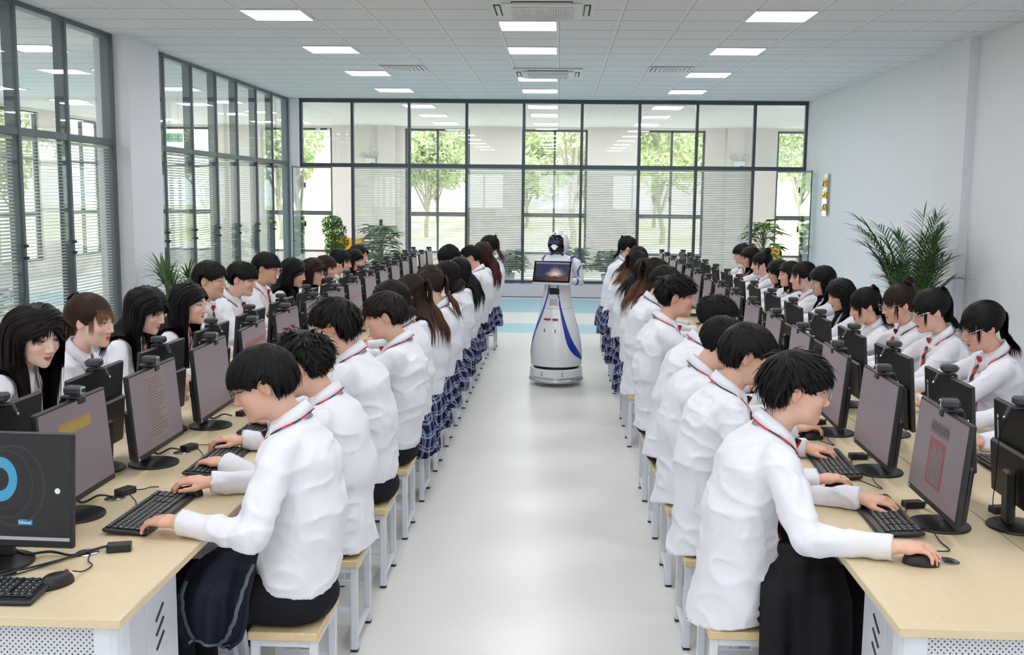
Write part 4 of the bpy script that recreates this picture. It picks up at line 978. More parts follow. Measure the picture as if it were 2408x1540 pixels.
NEAR_H = {2: (.0034, .0036, .008), 1: (.0048, .0055, .0125), 0: (.0068, .0075, .018)}
def person(label, root, rz, head, male=True, q=1, yaw=0, pitch=.2, roll=0, hair='short', hc=(22, 20, 20), tip=None, tie=True, specs=None, bottom=None,
           hands=((.2, .43, .79), (-.17, .42, .79)), curl=(.9, .8), hem=.12, slouch=1.0, seed=0, skin=None, low=0, fringe=True, group='students at the computers', legs=True, wrist_dir=None, seat=.392, bag=1.0, lips=None, hairlen=None, eyes_down=True, ear_z=None, fr_z=.034, yd=None, mouse=(), bracelet=0, wave=.02):
    rng = np.random.default_rng(seed*17+5); fem = not male; hh, hd, hs = NEAR_H[q]
    r = thing('person', label, 'person', root, rz, group)
    sk = HEADC['skin'] if skin is None else A(*lin(tuple(c/255 for c in skin))); lp = HEADC['lips'] if lips is None else A(*lin(tuple(c/255 for c in lips)))
    c_, s_ = math.cos(-rz), math.sin(-rz); dx, dy = head[0]-root[0], head[1]-root[1]
    Hc = A(c_*dx-s_*dy, s_*dx+c_*dy, head[2])
    Rh = np.array(Matrix.Rotation(yaw, 3, 'Z') @ Matrix.Rotation(-pitch, 3, 'X') @ Matrix.Rotation(roll, 3, 'Y'), np.float32)
    toh = lambda p: (p-Hc) @ Rh; fromh = lambda p: p @ Rh.T+Hc
    k_ = .9 if fem else 1.0
    Pv = A(0, -.005, seat+.09); Nb = Hc+Rh @ A(0, -.036, -.085)+A(0, -.022-.02*slouch, -.066)
    mid = (Pv+Nb)/2+A(0, -.045*slouch, -.0); up = nrm(Nb-mid); X_ = A(1, 0, 0); fw = np.cross(up, X_); fw = nrm(fw)*(1 if fw[1] > 0 else -1)
    q1 = Pv*.7+mid*.3; q3 = mid*.45+Nb*.55
    sp = [Pv, q1, mid, q3, Nb-up*.06+fw*.008, Nb-up*.022+fw*.004]
    if male: wx, wy = np.array([.165, .156, .152, .166, .128, .05])*1.0, np.array([.118, .112, .108, .112, .08, .046])
    else: wx, wy = np.array([.158, .136, .125, .138, .106, .042]), np.array([.115, .098, .092, .098, .068, .038])
    sw = .168 if male else .142
    Sh = {s: Nb+X_*s*sw-up*.062+fw*.02 for s in (1, -1)}
    l1, l2 = (.285, .25) if male else (.262, .232)
    Wr, El = {}, {}
    for s, hnd in ((1, hands[0]), (-1, hands[1])):
        Wr[s] = A(*hnd); El[s] = ik(Sh[s], Wr[s], l1, l2, A(s*.55, -.35, -.75))
    rs = (.058, .049, .046, .036) if male else (.05, .043, .04, .033)
    def shirt(p, infl=0.0, wr=True):
        d = loft(p, sp, wx*(1+.05*bag)+.008, wy*(1+.1*bag)+.01, X_)
        if hem < .1: d = smin(d, loft(p, [A(0, -.025, seat-.03), Pv+A(0, -.01, .03)], [.192 if male else .18, .176 if male else .165], [.158, .13], X_), .03)
        if fem:
            qq = p.copy(); 
            for s in (1, -1): d = smin(d, nell(p, q3*.7+mid*.3+fw*.075+X_*s*.055, A(.062, .058, .062)), .05)
        for s in (1, -1):
            a = smin(ncap(p, Sh[s], El[s], rs[0]*(1+.08*bag), rs[1]*(1+.12*bag)), ncap(p, El[s], Wr[s], rs[2]*(1+.12*bag), rs[3]+.002), .02)
            ax = nrm(Wr[s]-El[s]); L = np.linalg.norm(Wr[s]-El[s]); tt = (p-El[s]) @ ax
            if wr: wv = vnoise(p*11+seed); a = a+bag*.007*np.abs(np.sin(tt*38+5*wv))**4*np.clip(1-tt/(.9*L), 0, 1)*np.clip((tt+.14)/.1, 0, 1)*(.3+wv)
            cuff = ncap(p, Wr[s]-ax*.05, Wr[s]+ax*.0, rs[3]+.006, rs[3]+.005); a = smin(a, cuff, .004)
            a = np.maximum(a, tt-L-.004); d = smin(d, a, .035)
        if wr:
            n0 = vnoise(p*6+seed*1.3); n1 = vnoise((p+.05*n0[:, None])*A(9, 9, 17)+seed*3.7); n2 = vnoise((p+.04*n1[:, None])*A(20, 20, 9)+seed)
            d = d-bag*((1-np.abs(2*n1-1))**4*.0095+(1-np.abs(2*n2-1))**5*.004-.003)
        return d
    hemz = seat+hem
    yd_ = 9. if yd is None else yd
    def table(p): return np.minimum(p[:, 1]-yd_+.004, DESK_Z+.0025-p[:, 2])
    def shirt_cut(p): return np.maximum(np.maximum(shirt(p), table(p)), (hemz+.012*np.sin(p[:, 0]*18+seed)+p[:, 1]*.12)-p[:, 2])
    allp = np.array(sp+[Sh[1], Sh[-1], El[1], El[-1], Wr[1], Wr[-1]]); lo, hi = allp.min(0)-.2, allp.max(0)+.2; lo[2] = max(lo[2], seat-.02)
    V, F = snets(shirt_cut, lo, hi, hs); np_mesh('shirt', V, F, SHIRTM, r)
    # ---- body: head and neck, hands, core, legs
    HND = {}; hands_on = {q_: hands[0 if q_ == 1 else 1][2] < .85 for q_ in (1, -1)}
    parts = []; nr = (.053, .06) if male else (.044, .05); nk0, nk1 = A(0, -.026, -.06), toh((Nb-up*.03)[None])[0]
    def hsdf(p): return smin(head_sdf(p, fem), ncap(p, nk0, nk1, nr[0], nr[1]), .022)
    lo_h = np.minimum(A(-.1, -.13, -.125), nk1-.07); hi_h = np.maximum(A(.1, .125, .13), nk1+.07)
    V, F = snets(hsdf, lo_h, hi_h, hh); C = head_color(V, sk, lp, A(*[lin((h_/255,))[0] for h_ in hc])*1.2, eyes_down, fem, rng); parts.append((fromh(V), F, C))
    for s in (1, -1):
        fy = nrm((Wr[s]-El[s])*A(1, 1, .25)) if wrist_dir is None or wrist_dir.get(s) is None else nrm(A(*wrist_dir[s])); fy = nrm(fy+A(s*.05 if s in mouse else -s*.1, .35, .12 if s in mouse else -.02)) if wrist_dir is None or wrist_dir.get(s) is None else fy
        zx = A(0, 0, 1) if abs(fy[2]) < .8 else A(0, -1, 0); xx = nrm(np.cross(fy, zx)); zz = np.cross(xx, fy); Rw = np.stack([xx, fy, zz], 1)
        caps = hand_parts(curl[0] if s == 1 else curl[1], s); sc = .97 if male else .88
        mz = Rw.T @ (A(0, 0, DESK_Z+.018)-A(0, 0, 0)-Wr[s]*A(0, 0, 1)); 
        def hsd(p):
            d = hand_sdf(p/sc, caps)*sc
            if yd is not None and hands_on.get(s, True):
                w_ = p @ Rw.T+Wr[s]; d = np.maximum(d, DESK_Z+.004-w_[:, 2])
                if s in mouse: d = np.maximum(d, -nell(w_, Wr[s]+fy*A(1, 1, 0)*.088*sc-A(0, 0, Wr[s][2]-DESK_Z-.006), A(.035, .058, .04) if abs(fy[1]) > .9 else A(.04, .058, .04)))
            return d
        HND[s] = (Wr[s], fy)
        V, F = snets(hsd, A(-.08, -.05, -.11)*sc, A(.08, .2, .05)*sc, hd)
        kn = np.exp(-((V[:, 1]/sc-.088)**2)/(2*.008**2))*(V[:, 2] > 0); C = np.tile(sk*A(1, .92, .9), (len(V), 1))*(1-.12*kn[:, None]*A(0, 1, 1)); parts.append((V @ Rw.T+Wr[s], F, C))
    core = lambda p: np.maximum(table(p)+.004, core0(p))
    core0 = lambda p: np.minimum(np.minimum(loft(p, sp[:5], wx[:5]*.75, wy[:5]*.7, X_), ncap(p, Nb-up*.06, Nb+up*.02, .05, .042)), np.minimum(*[np.minimum(ncap(p, Sh[s], El[s], rs[0]*.7, rs[1]*.65), ncap(p, El[s], Wr[s], rs[2]*.65, .022)) for s in (1, -1)]))
    V, F = snets(core, lo, hi, .024); parts.append((V, F, np.tile(sk, (len(V), 1))))
    kn_y = .40; knee = {s: A(s*.1, kn_y, seat+.075) for s in (1, -1)}; ank = {s: A(s*.1, kn_y-.03, .09) for s in (1, -1)}
    if fem and legs:
        lg = lambda p: np.minimum(*[smin(ncap(p, A(s*.075, .05, seat+.075), knee[s], .068, .05), smin(ncap(p, knee[s], (knee[s]+ank[s])/2+A(0, -.015, .03), .046, .05), ncap(p, (knee[s]+ank[s])/2+A(0, -.015, .03), ank[s]-A(0, 0, .03), .05, .03), .02), .02) for s in (1, -1)])
        V, F = snets(lg, A(-.2, -.05, .0), A(.2, .5, seat+.18), .014); parts.append((V, F, np.tile(sk, (len(V), 1))))
    V, F, C = joinm(parts); np_mesh('body', V, F, SKINM, r, col=C)
    # ---- lower clothing
    bottom = bottom or ('trousers' if male else 'skirt')
    if bottom == 'trousers':
        def tro(p):
            d = nell(p, A(0, -.03, seat+.07), A(.175, .125, .09)); hip = loft(p, [A(0, -.02, seat+.09), Pv+up*.11], [.158, .145], [.115, .1], X_); d = smin(d, hip, .03)
            for s in (1, -1): d = smin(d, ncap(p, A(s*.085, 0, seat+.08), knee[s], .092, .068), .03)
            d = smax(d, seat+.007-p[:, 2], .012)
            for s in (1, -1): d = smin(d, ncap(p, knee[s], ank[s], .066, .055), .02)
            return d+(vnoise(p*A(16, 16, 10)+seed)-.5)*.008
        V, F = snets(tro, A(-.24, -.22, .03), A(.24, .52, seat+.27), .013 if q == 2 else .018); np_mesh('trousers', V, F, TROUM, r)
    else:
        nt, ns = 88, 12; th = np.linspace(0, 2*PI, nt, endpoint=False); fr = np.clip(np.sin(th), 0, 1)**.7
        bk = [(.138, .1, seat+.21), (.15, .112, seat+.17), (.185, .15, seat+.1), (.216, .17, seat+.05), (.228, .178, seat+.005), (.23, .182, seat-.05), (.234, .186, seat-.1)]
        ft = [(.138, .1, seat+.21), (.15, .13, seat+.19), (.17, .25, seat+.175), (.165, .34, seat+.165), (.162, .42, seat+.15), (.162, .455, seat+.1), (.164, .46, seat+.04)]
        u = np.linspace(0, 6, ns*2); V = []; UV = []
        for i, uu in enumerate(u):
            b3 = [np.interp(uu, range(7), [b_[j] for b_ in bk]) for j in range(3)]; f3 = [np.interp(uu, range(7), [b_[j] for b_ in ft]) for j in range(3)]
            rx = b3[0]*(1-fr)+f3[0]*fr; ry = b3[1]*(1-fr)+f3[1]*fr; z = b3[2]*(1-fr)+f3[2]*fr
            pl = 1+(.03+.012*np.sin(th*3+seed))*np.sin(th*22+1.2*np.sin(th*3+seed))*min(1, uu/3)
            ex = 1-.3*min(1, max(0, uu-2)/2); ct_, st_ = np.sign(np.cos(th))*np.abs(np.cos(th))**ex, np.sign(np.sin(th))*np.abs(np.sin(th))**ex
            V.append(np.stack([ct_*rx*pl, st_*ry*pl-.005, z+.008*np.sin(th*5+seed)*(uu/6)], 1)); UV.append(np.stack([th*.19+.03*np.sin(th*4+uu+seed), np.full(nt, uu*.055)+.03*np.sin(th*3+seed), np.zeros(nt)], 1))
        V = np.concatenate(V); UV = np.concatenate(UV); m = len(u); n0 = len(V)
        Fo = np.array([(i*nt+k, i*nt+(k+1) % nt, (i+1)*nt+(k+1) % nt, (i+1)*nt+k) for i in range(m-1) for k in range(nt)])
        Vi = V*A(.975, .975, 1)+A(0, 0, -.004); rim = np.array([((m-1)*nt+k, (m-1)*nt+(k+1) % nt, n0+(m-1)*nt+(k+1) % nt, n0+(m-1)*nt+k) for k in range(nt)])
        np_mesh('skirt', np.concatenate([V, Vi]), np.concatenate([Fo, Fo[:, ::-1]+n0, rim]), PLAIDM, r, col=np.concatenate([UV, UV]))
    if legs:
        for s in (1, -1):
            b = MB(); x, y = ank[s][0], ank[s][1]; b.tube([(x, y-.045, .05), (x, y+.0, .06), (x, y+.08, .045), (x, y+.15, .034), (x, y+.185, .03)], [.03, .042, .042, .04, .02], 12); b.box((x-.04, y-.06, .001), (x+.04, y+.19, .018), .008); b.build('shoe', SHOEM, r)
            if fem: MB().tube([ank[s]+A(0, 0, -.04), ank[s]+A(0, 0, .06)], .042, 12).build('sock', SOCKM, r)
    # ---- collar
    nt = 40; th0 = .2; ths = np.linspace(PI/2+th0, PI/2+2*PI-th0, nt); nax = nrm(fromh(nk0[None])[0]-Nb); nax = nrm(nax+up*.5); cx = X_; cy = nrm(np.cross(nax, cx)); cy = cy*(1 if cy[1] > 0 else -1); Cc = Nb+up*.006+fw*.004
    nr1 = nr[1]+.006; V = []; OUT = []
    for k, a in enumerate(ths):
        f_ = max(0, math.sin(a)); bk_ = max(0, -math.sin(a)); e = cx*math.cos(a)+cy*math.sin(a)
        endp = min(1, min(k, nt-1-k)/5); pt = (1-endp)
        top = Cc+e*(nr1+.002)+nax*(.038+.012*bk_-.020*f_)+cy*.004*f_
        inb = Cc+e*(nr1+.004)-nax*(.012)
        dn = .043+.03*pt+.012*f_; out = Cc+e*(nr1+.016+.012*(1-bk_)+.012*pt)+nax*(.038+.012*bk_-.020*f_-dn)+cy*(.018*f_+.012*pt)+cx*(.014*pt*(1 if math.cos(a) > 0 else -1))
        fold = top+e*.006+nax*.0015
        for _ in range(3):
            ds = float(shirt(out[None].astype(np.float32), wr=False)[0]); out = out+(nax*.5+e)*max(0, .006-ds)*.8
        OUT.append(out); V += [inb, top, fold, out, out-e*.0035-nax*.001, top-e*.0025-nax*.004]
    Fq = [(k*6+j, k*6+(j+1) % 6, (k+1)*6+(j+1) % 6, (k+1)*6+j) for k in range(nt-1) for j in range(6)]+[(0, 1, 2, 5), (2, 3, 4, 5), ((nt-1)*6, (nt-1)*6+5, (nt-1)*6+2, (nt-1)*6+1), ((nt-1)*6+2, (nt-1)*6+5, (nt-1)*6+4, (nt-1)*6+3)]
    b = MB(); b.add(V, Fq, True); b.build('collar', SHIRTM, r, smooth=True)
    # ---- tie
    if tie:
        b = MB(); kn = Cc+cy*(nr1+.018)+nax*.0; kn = kn+cy*max(0, .012-float(shirt(kn[None].astype(np.float32), wr=False)[0])); P = [kn+nax*.012, kn-nax*.006, kn-nax*.024]
        pts = [(kn+nax*.016, .024, .012), (kn-nax*.002, .019, .014), (kn-nax*.02, .015, .012)]; prev = kn-nax*.022
        for i in range(13):
            prev = prev-up*.024+fw*.0; d0 = shirt(prev[None])[0]
            for _ in range(3):
                d0 = shirt(prev[None])[0]; prev = prev+fw*np.clip(.007-d0, -.03, .03)
            pts.append((prev.copy(), .016+.0016*i*1.1, .004))
        pts.append((prev-up*.03, .003, .003)); V = []
        for p_, w, d_ in pts: V += [p_-X_*w, p_+fw*d_, p_+X_*w, p_-fw*d_]
        m = len(pts); b.add(V, [(i*4+k, i*4+(k+1) % 4, i*4+4+(k+1) % 4, i*4+4+k) for i in range(m-1) for k in range(4)]+[(0, 1, 2, 3)])
        b.tube([q_+nax*.0005 for q_ in OUT[4:-4]], .0026, 6); b.build('tie', TIEM, r)
    # ---- hair
    c0 = A(*lin(tuple(c/255 for c in hc)))*.7; c1 = c0*1.1 if tip is None else A(*lin(tuple(c/255 for c in tip)))
    body_c = lambda p: np.minimum(smin(shirt(p, wr=False)-.005, ncap(p, (Cc-nax*.02).astype(np.float32), (Cc+nax*.03).astype(np.float32), nr1+.032, nr1+.014), .03), head_sdf(toh(p), fem, False)-.004)
    nT = {2: 2000, 1: 1000, 0: 480}[q] if hair not in ('long', 'bob') else {2: 2600, 1: 1200, 0: 520}[q]; sgm = {2: 9, 1: 7, 0: 6}[q]
    short = hair in ('short', 'curly', 'mullet', 'buzz', 'bowl', 'spiky', 'crew'); pony = hair in ('pony', 'highpony', 'bun', 'half')
    rp = scalp(nT*2); reg = rp[:, 2] > hairline(rp[:, 1], low if short else .0); 
    if not short: reg = rp[:, 2] > hairline(rp[:, 1])-.004
    rp = rp[reg]; hp = []
    thick = {'buzz': .004, 'crew': .008, 'short': .014, 'bowl': .014, 'curly': .02, 'mullet': .015, 'spiky': .014}.get(hair, .009)
    def cap(p):
        sk_ = nell(p, SC_C+A(0, -.002, thick*.35), SC_R-.004+A(thick*.55, thick*.6, thick)); ht = hairline(p[:, 1], low if short else 0)-p[:, 2]
        return smax(sk_+(vnoise(p*42+seed)-.5)*thick*.35, ht*.8, .012)
    V, F = snets(cap, A(-.12, -.15, -.12), A(.12, .12, .17), max(hh*1.2, .0045)); 
    cc = np.tile(c0*.7, (len(V), 1))
    if hair in ('buzz', 'crew'):
        fade = np.clip((.045-V[:, 2])/.06, 0, 1)[:, None]*.55; cc = cc*(1-fade)+sk*.6*fade
    hp.append((fromh(V), F, cc))
    up_h = A(0, 0, 1) @ Rh   # world up in head coords
    nrl = lambda p: (lambda g: g/np.linalg.norm(g, axis=1, keepdims=True))((toh(p)-SC_C)/SC_R**2)
    def tang(v, n): return v-n*(v*n).sum(1, keepdims=True)
    if short and hair != 'buzz':
        wh = A(.012, -.06, .12); Lt, Ls = {'short': (.085, .045), 'bowl': (.115, .075), 'curly': (.075, .04), 'mullet': (.1, .085), 'spiky': (.075, .03), 'crew': (.035, .014)}[hair]
        if hairlen: Lt *= hairlen; Ls *= hairlen
        top = np.clip((rp[:, 2]-.02)/.07, 0, 1); L = (Ls+(Lt-Ls)*top)*(.75+.5*rng.random(len(rp))); front = (rp[:, 1] > .045)
        if not fringe: L = np.where(front, L*.6, L)
        ax = np.abs(rp[:, 0]); cut = ear_z if ear_z is not None else {'bowl': .022, 'curly': .03, 'mullet': .014, 'short': .026, 'spiky': .034, 'crew': .04}[hair]
        ze = np.where(rp[:, 1] > .035, fr_z, np.where(rp[:, 1] > -.045, cut, -.066-low)); L = np.minimum(L, np.maximum(.012, 1.08*(rp[:, 2]-ze)+.02*(rp[:, 1] > .035)))
        rn = rng.normal(size=rp.shape).astype(np.float32); messy = {'short': .28, 'bowl': .14, 'curly': 1.0, 'mullet': .4, 'spiky': .5, 'crew': .4}[hair]
        lift = {'short': .0, 'bowl': 0, 'curly': .35, 'mullet': .05, 'spiky': .5, 'crew': .5}[hair]
        def dirf(p, k, d0):
            h_ = toh(p); n = (h_-SC_C)/SC_R**2; n /= np.linalg.norm(n, axis=1, keepdims=True)
            f = tang(h_-wh, n); f /= np.linalg.norm(f, axis=1, keepdims=True)+1e-6
            f = f+A(0, .3, 0)*(h_[:, 2:3] > .06)*.6-A(0, 0, .45)*(k/sgm+.3)+n*lift*(1-k/sgm)+rn*messy*(.5+.5*np.sin(k*1.7+rn[:, :1]*3) if hair == 'curly' else .6)
            f = f/np.linalg.norm(f, axis=1, keepdims=True); f = f @ Rh.T
            return f if d0 is None else f*.65+d0*.35
        off = (.008+thick*(.3+.65*rng.random(len(rp)))).astype(np.float32); off = np.where(rp[:, 2] < .015, off*.45, off)
        cH = lambda p: head_sdf(toh(p), fem, True)
        P, Nn = grow(fromh(rp+ (rp-SC_C)*.04), sgm, (L/sgm).astype(np.float32), dirf, off, cH)
        hl_ = toh(P.reshape(-1, 3)); ez_ = (np.abs(hl_[:, 0]) > .05)*(hl_[:, 1] > -.04)*(hl_[:, 1] < .034); hl_[:, 2] = np.where(ez_, np.maximum(hl_[:, 2], cut-.004+.012*np.clip((np.abs(hl_[:, 1]+.005)-.012)/.03, 0, 1)*0+.004*np.sin(hl_[:, 1]*400)), hl_[:, 2]); P = fromh(hl_).reshape(P.shape)
        w0 = (.0095 if q == 2 else .013 if q == 1 else .018)*(.5+.9*rng.random(len(rp)))*(1.25 if hair == 'curly' else 1); hp.append(tufts(P, Nn, w0, .3, c0, c1, rng, 2.4, .45))
    tieP = {'pony': A(0, -.125, .045), 'highpony': A(0, -.09, .115), 'bun': A(0, -.085, .12), 'half': A(0, -.12, .06)}.get(hair)
    if not short:
        LL = hairlen or {'long': .42, 'bob': .2, 'half': .42}.get(hair, .4); rn = rng.normal(size=rp.shape).astype(np.float32)
        part = .008*(1 if seed % 2 else -1)
        sel = np.ones(len(rp), bool) if not pony else (rp[:, 2] > .02 if hair == 'half' else np.ones(len(rp), bool))
        if pony:
            rq = rp[sel]; tp = fromh(tieP[None])[0]
            def dirp(p, k, d0):
                h_ = toh(p); n = (h_-SC_C)/SC_R**2; n /= np.linalg.norm(n, axis=1, keepdims=True); return tang(tieP-h_, n) @ Rh.T
            dist = np.linalg.norm(rq-tieP, axis=1)*1.15; P, Nn = grow(fromh(rq+(rq-SC_C)*.04), sgm, (dist/sgm).astype(np.float32), dirp, np.full(len(rq), .008, np.float32), lambda p: head_sdf(toh(p), fem, False))
            hp.append(tufts(P, Nn, (.011 if q == 2 else .015 if q else .022)*(.7+.6*rng.random(len(rq))), .25, c0, c0, rng, 6, .35))
            if hair == 'bun':
                def bun(p): d = np.sqrt(((p-tieP-A(0, -.012, .02))**2).sum(1)); return d-.036+.006*np.sin(np.arctan2(p[:, 1]-tieP[1]+.012, p[:, 0])*5+p[:, 2]*160)
                V, F = snets(bun, tieP-.08, tieP+.08, hh*1.2); hp.append((fromh(V), F, np.tile(c0, (len(V), 1))))
            else:
                m = {2: 320, 1: 180, 0: 90}[q]; th = rng.random(m)*2*PI; rr = .013*np.sqrt(rng.random(m)); bd = nrm(A(0, -1, .2 if hair == 'highpony' else -.25)); bx = A(1, 0, 0); by = np.cross(bd, bx)
                r0 = tieP+bx*(np.cos(th)*rr)[:, None]+by*(np.sin(th)*rr)[:, None]; spread = (bx*np.cos(th)[:, None]+by*np.sin(th)[:, None])*.35; bdw = (bd+spread) @ Rh.T
                def dirt(p, k, d0): 
                    g = min(1, (k/sgm)*4.5+.1); return bdw*(1-g)+A(0, 0, -1)*g+rng.normal(size=p.shape)*.05
                Lp = LL*(.75+.4*rng.random(m)); nst = sgm+5; P, Nn = grow(fromh(r0), nst, (Lp/nst).astype(np.float32), dirt, (.012+.02*rng.random(m)).astype(np.float32), body_c)
                hp.append(tufts(P, Nn, (.009 if q == 2 else .013 if q else .02)*(.6+.8*rng.random(m)), .35, c0, c1, rng, 3, .4))
                b = MB(); ctr = fromh((tieP+bd*.004)[None])[0]; bw = bd @ Rh.T; xw = bx @ Rh.T; yw = by @ Rh.T
                b.tube([ctr+xw*math.cos(a)*.017+yw*math.sin(a)*.017 for a in np.linspace(0, 2*PI, 17)], .005, 6); b.build('hair_tie', mat('dark_hair_tie', rgb(40, 30, 34), .7) if seed != 33 else mat('red_hair_tie', rgb(200, 50, 40), .6), r)
        if hair in ('long', 'bob', 'half'):
            rq = rp if hair != 'half' else rp[rp[:, 2] < .03]; rn = rng.normal(size=rq.shape).astype(np.float32)
            L = LL*(.8+.3*rng.random(len(rq))); nst = sgm+6
            side = np.sign(rq[:, 0]-part)[:, None]
            def dirl(p, k, d0):
                h_ = toh(p); n = (h_-SC_C)/SC_R**2; n /= np.linalg.norm(n, axis=1, keepdims=True)
                f = tang(np.concatenate([side*1.0, np.full_like(side, -.55), np.full_like(side, -.1)], 1), n); f /= np.linalg.norm(f, axis=1, keepdims=True)+1e-6; f = f @ Rh.T
                g = np.clip((.1-h_[:, 2:3])/.06, 0, 1)*.9+.1; d = f*(1-g)+A(0, 0, -1)*g*1.2+(n @ Rh.T)*(-.15)*(h_[:, 2:3] < -.03)
                d = d+rn*wave*np.sin(k*.9+rn[:, :1]*4)
                # keep the face clear
                fc = (h_[:, 1:2] > .03)*(h_[:, 2:3] < .07)*(h_[:, 2:3] > -.14); d = d+fc*((A(0, -1.7, 0)[None]+side*A(.45, 0, 0)) @ Rh.T)
                return d if d0 is None else d*.55+d0*.45
            off = (.007+.016*rng.random(len(rq))).astype(np.float32)
            P, Nn = grow(fromh(rq+(rq-SC_C)*.05), nst, (L/nst).astype(np.float32), dirl, off, body_c)
            hp.append(tufts(P, Nn, (.0095 if q == 2 else .014 if q else .021)*(.6+.8*rng.random(len(rq))), .28, c0, c1, rng, 4, .4))
        # fringe and side locks
        if fringe:
            m = {2: 150, 1: 80, 0: 36}[q]; xx = rng.uniform(-.05, .05, m); rt = np.stack([xx, np.sqrt(np.clip(1-(xx/.08)**2-.35, .1, 1))*.1-.02, np.full(m, .09)], 1).astype(np.float32)
            rn = rng.normal(size=rt.shape).astype(np.float32)
            def dirb(p, k, d0):
                h_ = toh(p); n = (h_-SC_C)/SC_R**2; n /= np.linalg.norm(n, axis=1, keepdims=True)
                f = tang(np.stack([np.sign(xx)*.25+rn[:, 0]*.15, np.full(m, .5), np.full(m, -1.)], 1), n); return f @ Rh.T
            L = .062+.03*rng.random(m)+.03*(np.abs(xx) > .035)
            P, Nn = grow(fromh(rt), sgm, (L/sgm).astype(np.float32), dirb, (.006+.006*rng.random(m)).astype(np.float32), lambda p: head_sdf(toh(p), fem, False)); hp.append(tufts(P, Nn, .0055*(.6+.8*rng.random(m)), .35, c0, c1, rng, 2))
        if pony:
            m = {2: 30, 1: 20, 0: 10}[q]; s2 = np.where(np.arange(m) % 2, 1., -1.); rt = np.stack([s2*.066, .045-.02*rng.random(m), .06+.015*rng.random(m)], 1).astype(np.float32)
            P, Nn = grow(fromh(rt), sgm+2, np.full(m, (.12+.05*seed % .04)/(sgm+2), np.float32), lambda p, k, d0: np.repeat(A(0, -.08, -1)[None], m, 0)+rng.normal(size=(m, 3))*.1, np.full(m, .006, np.float32), lambda p: head_sdf(toh(p), fem, False)); hp.append(tufts(P, Nn, .0045*(.6+.8*rng.random(m)), .4, c0, c1, rng, 2))
    V, F, C = joinm([(v_, f_, c2) for v_, f_, c2 in hp]); np_mesh('hair', V, F, HAIRM, r, col=C)
    if bracelet:
        s = bracelet; ax = nrm(Wr[s]-El[s]); e1 = nrm(np.cross(ax, A(0, 0, 1))); e2 = np.cross(ax, e1); MB().tube([Wr[s]+ax*.012+e1*math.cos(a)*.03+e2*math.sin(a)*.025 for a in np.linspace(0, 2*PI, 19)], .0045, 6).build('bracelet', mat('brown_cord', rgb(92, 56, 40), .7), r)
    r_info = HND
    # ---- spectacles
    if specs:
        b = MB(); ln = MB(); m_ = GLD if specs == 'dark' else GLS; R_ = .0235; ey = .108
        for s in (1, -1):
            pts = [A(s*.034+R_*math.cos(a)*1.05, ey-.006*abs(math.cos(a)), .006+R_*math.sin(a)*.95) for a in np.linspace(0, 2*PI, 21)]; b.tube([fromh(p[None])[0] for p in pts], .0013, 5)
            pl = [fromh(p[None])[0] for p in pts[:-1]]; pb = [p-Rh @ A(0, .0012, 0) for p in pl]; n_ = len(pl); ln.add(pl+pb, [tuple(range(n_)), tuple(range(2*n_-1, n_-1, -1))]+[(k, n_+k, n_+(k+1) % n_, (k+1) % n_) for k in range(n_)])
            b.tube([fromh(A(*p)[None])[0] for p in ((s*.058, ey-.006, .012), (s*.073, ey-.03, .014), (s*.079, .0, .016), (s*.08, -.012, .008))], .0012, 5)
        b.tube([fromh(A(*p)[None])[0] for p in ((-.011, ey, .012), (0, ey+.004, .015), (.011, ey, .012))], .0012, 5)
        g = b.build('spectacles', m_, r); ln.build('lens', LENS, g)
    return r, HND
# ================================================================= potted plants
LEAFD = mat('deep_green_leaf', rgb(44, 84, 40), .42, spec=.45); t = NT(LEAFD); n = t.noise(t.coord(), 9, 2); t.color(t.mix(n, rgb(40, 78, 38), rgb(88, 132, 62)))
LEAFB = mat('fresh_green_leaf', rgb(70, 124, 50), .4, spec=.45); t = NT(LEAFB); n = t.noise(t.coord(), 7, 2); t.color(t.mix(n, rgb(50, 100, 40), rgb(104, 150, 66)))
STEMM = mat('green_brown_stem', rgb(96, 104, 56), .6); SOILM = mat('potting_soil', rgb(60, 46, 36), .95)
POTW = mat('white_glazed_pot', rgb(226, 226, 224), .25); 
def blade(b, base, d, L, w, droop, up=Vector((0, 0, 1)), seg=4, fold=.25):
    """one tapering leaf blade with a folded midrib"""
    d = Vector(d).normalized(); s = d.cross(up); s = s.normalized() if s.length > 1e-4 else Vector((1, 0, 0)); n = s.cross(d); p = Vector(base); V = []; dd = d.copy()
    for i in range(seg+1):
        t_ = i/seg; ww = w*math.sin(PI*min(1, .12+.88*t_)**.8)*(1 if i < seg else 0)+.0006
        V += [p-s*ww+n*ww*fold, p-n*.0006, p+s*ww+n*ww*fold, p+n*.0006]
        dd = (dd+Vector((0, 0, -droop/seg))).normalized(); p = p+dd*(L/seg)
    F = [(i*4+k, i*4+(k+1) % 4, i*4+4+(k+1) % 4, i*4+4+k) for i in range(seg) for k in range(4)]
    b.add(V, F, False)
def pot(r, rad, h, m=POTW):
    MB().lathe([(0, 0), (rad*.72, 0), (rad*.78, .01), (rad*.95, h*.8), (rad, h), (rad*.93, h), (rad*.88, h*.9), (0, h*.88)], 28).build('pot', m, r)
    MB().lathe([(0, h*.86), (rad*.86, h*.86), (rad*.86, h*.9), (0, h*.92)], 20).build('soil', SOILM, r)
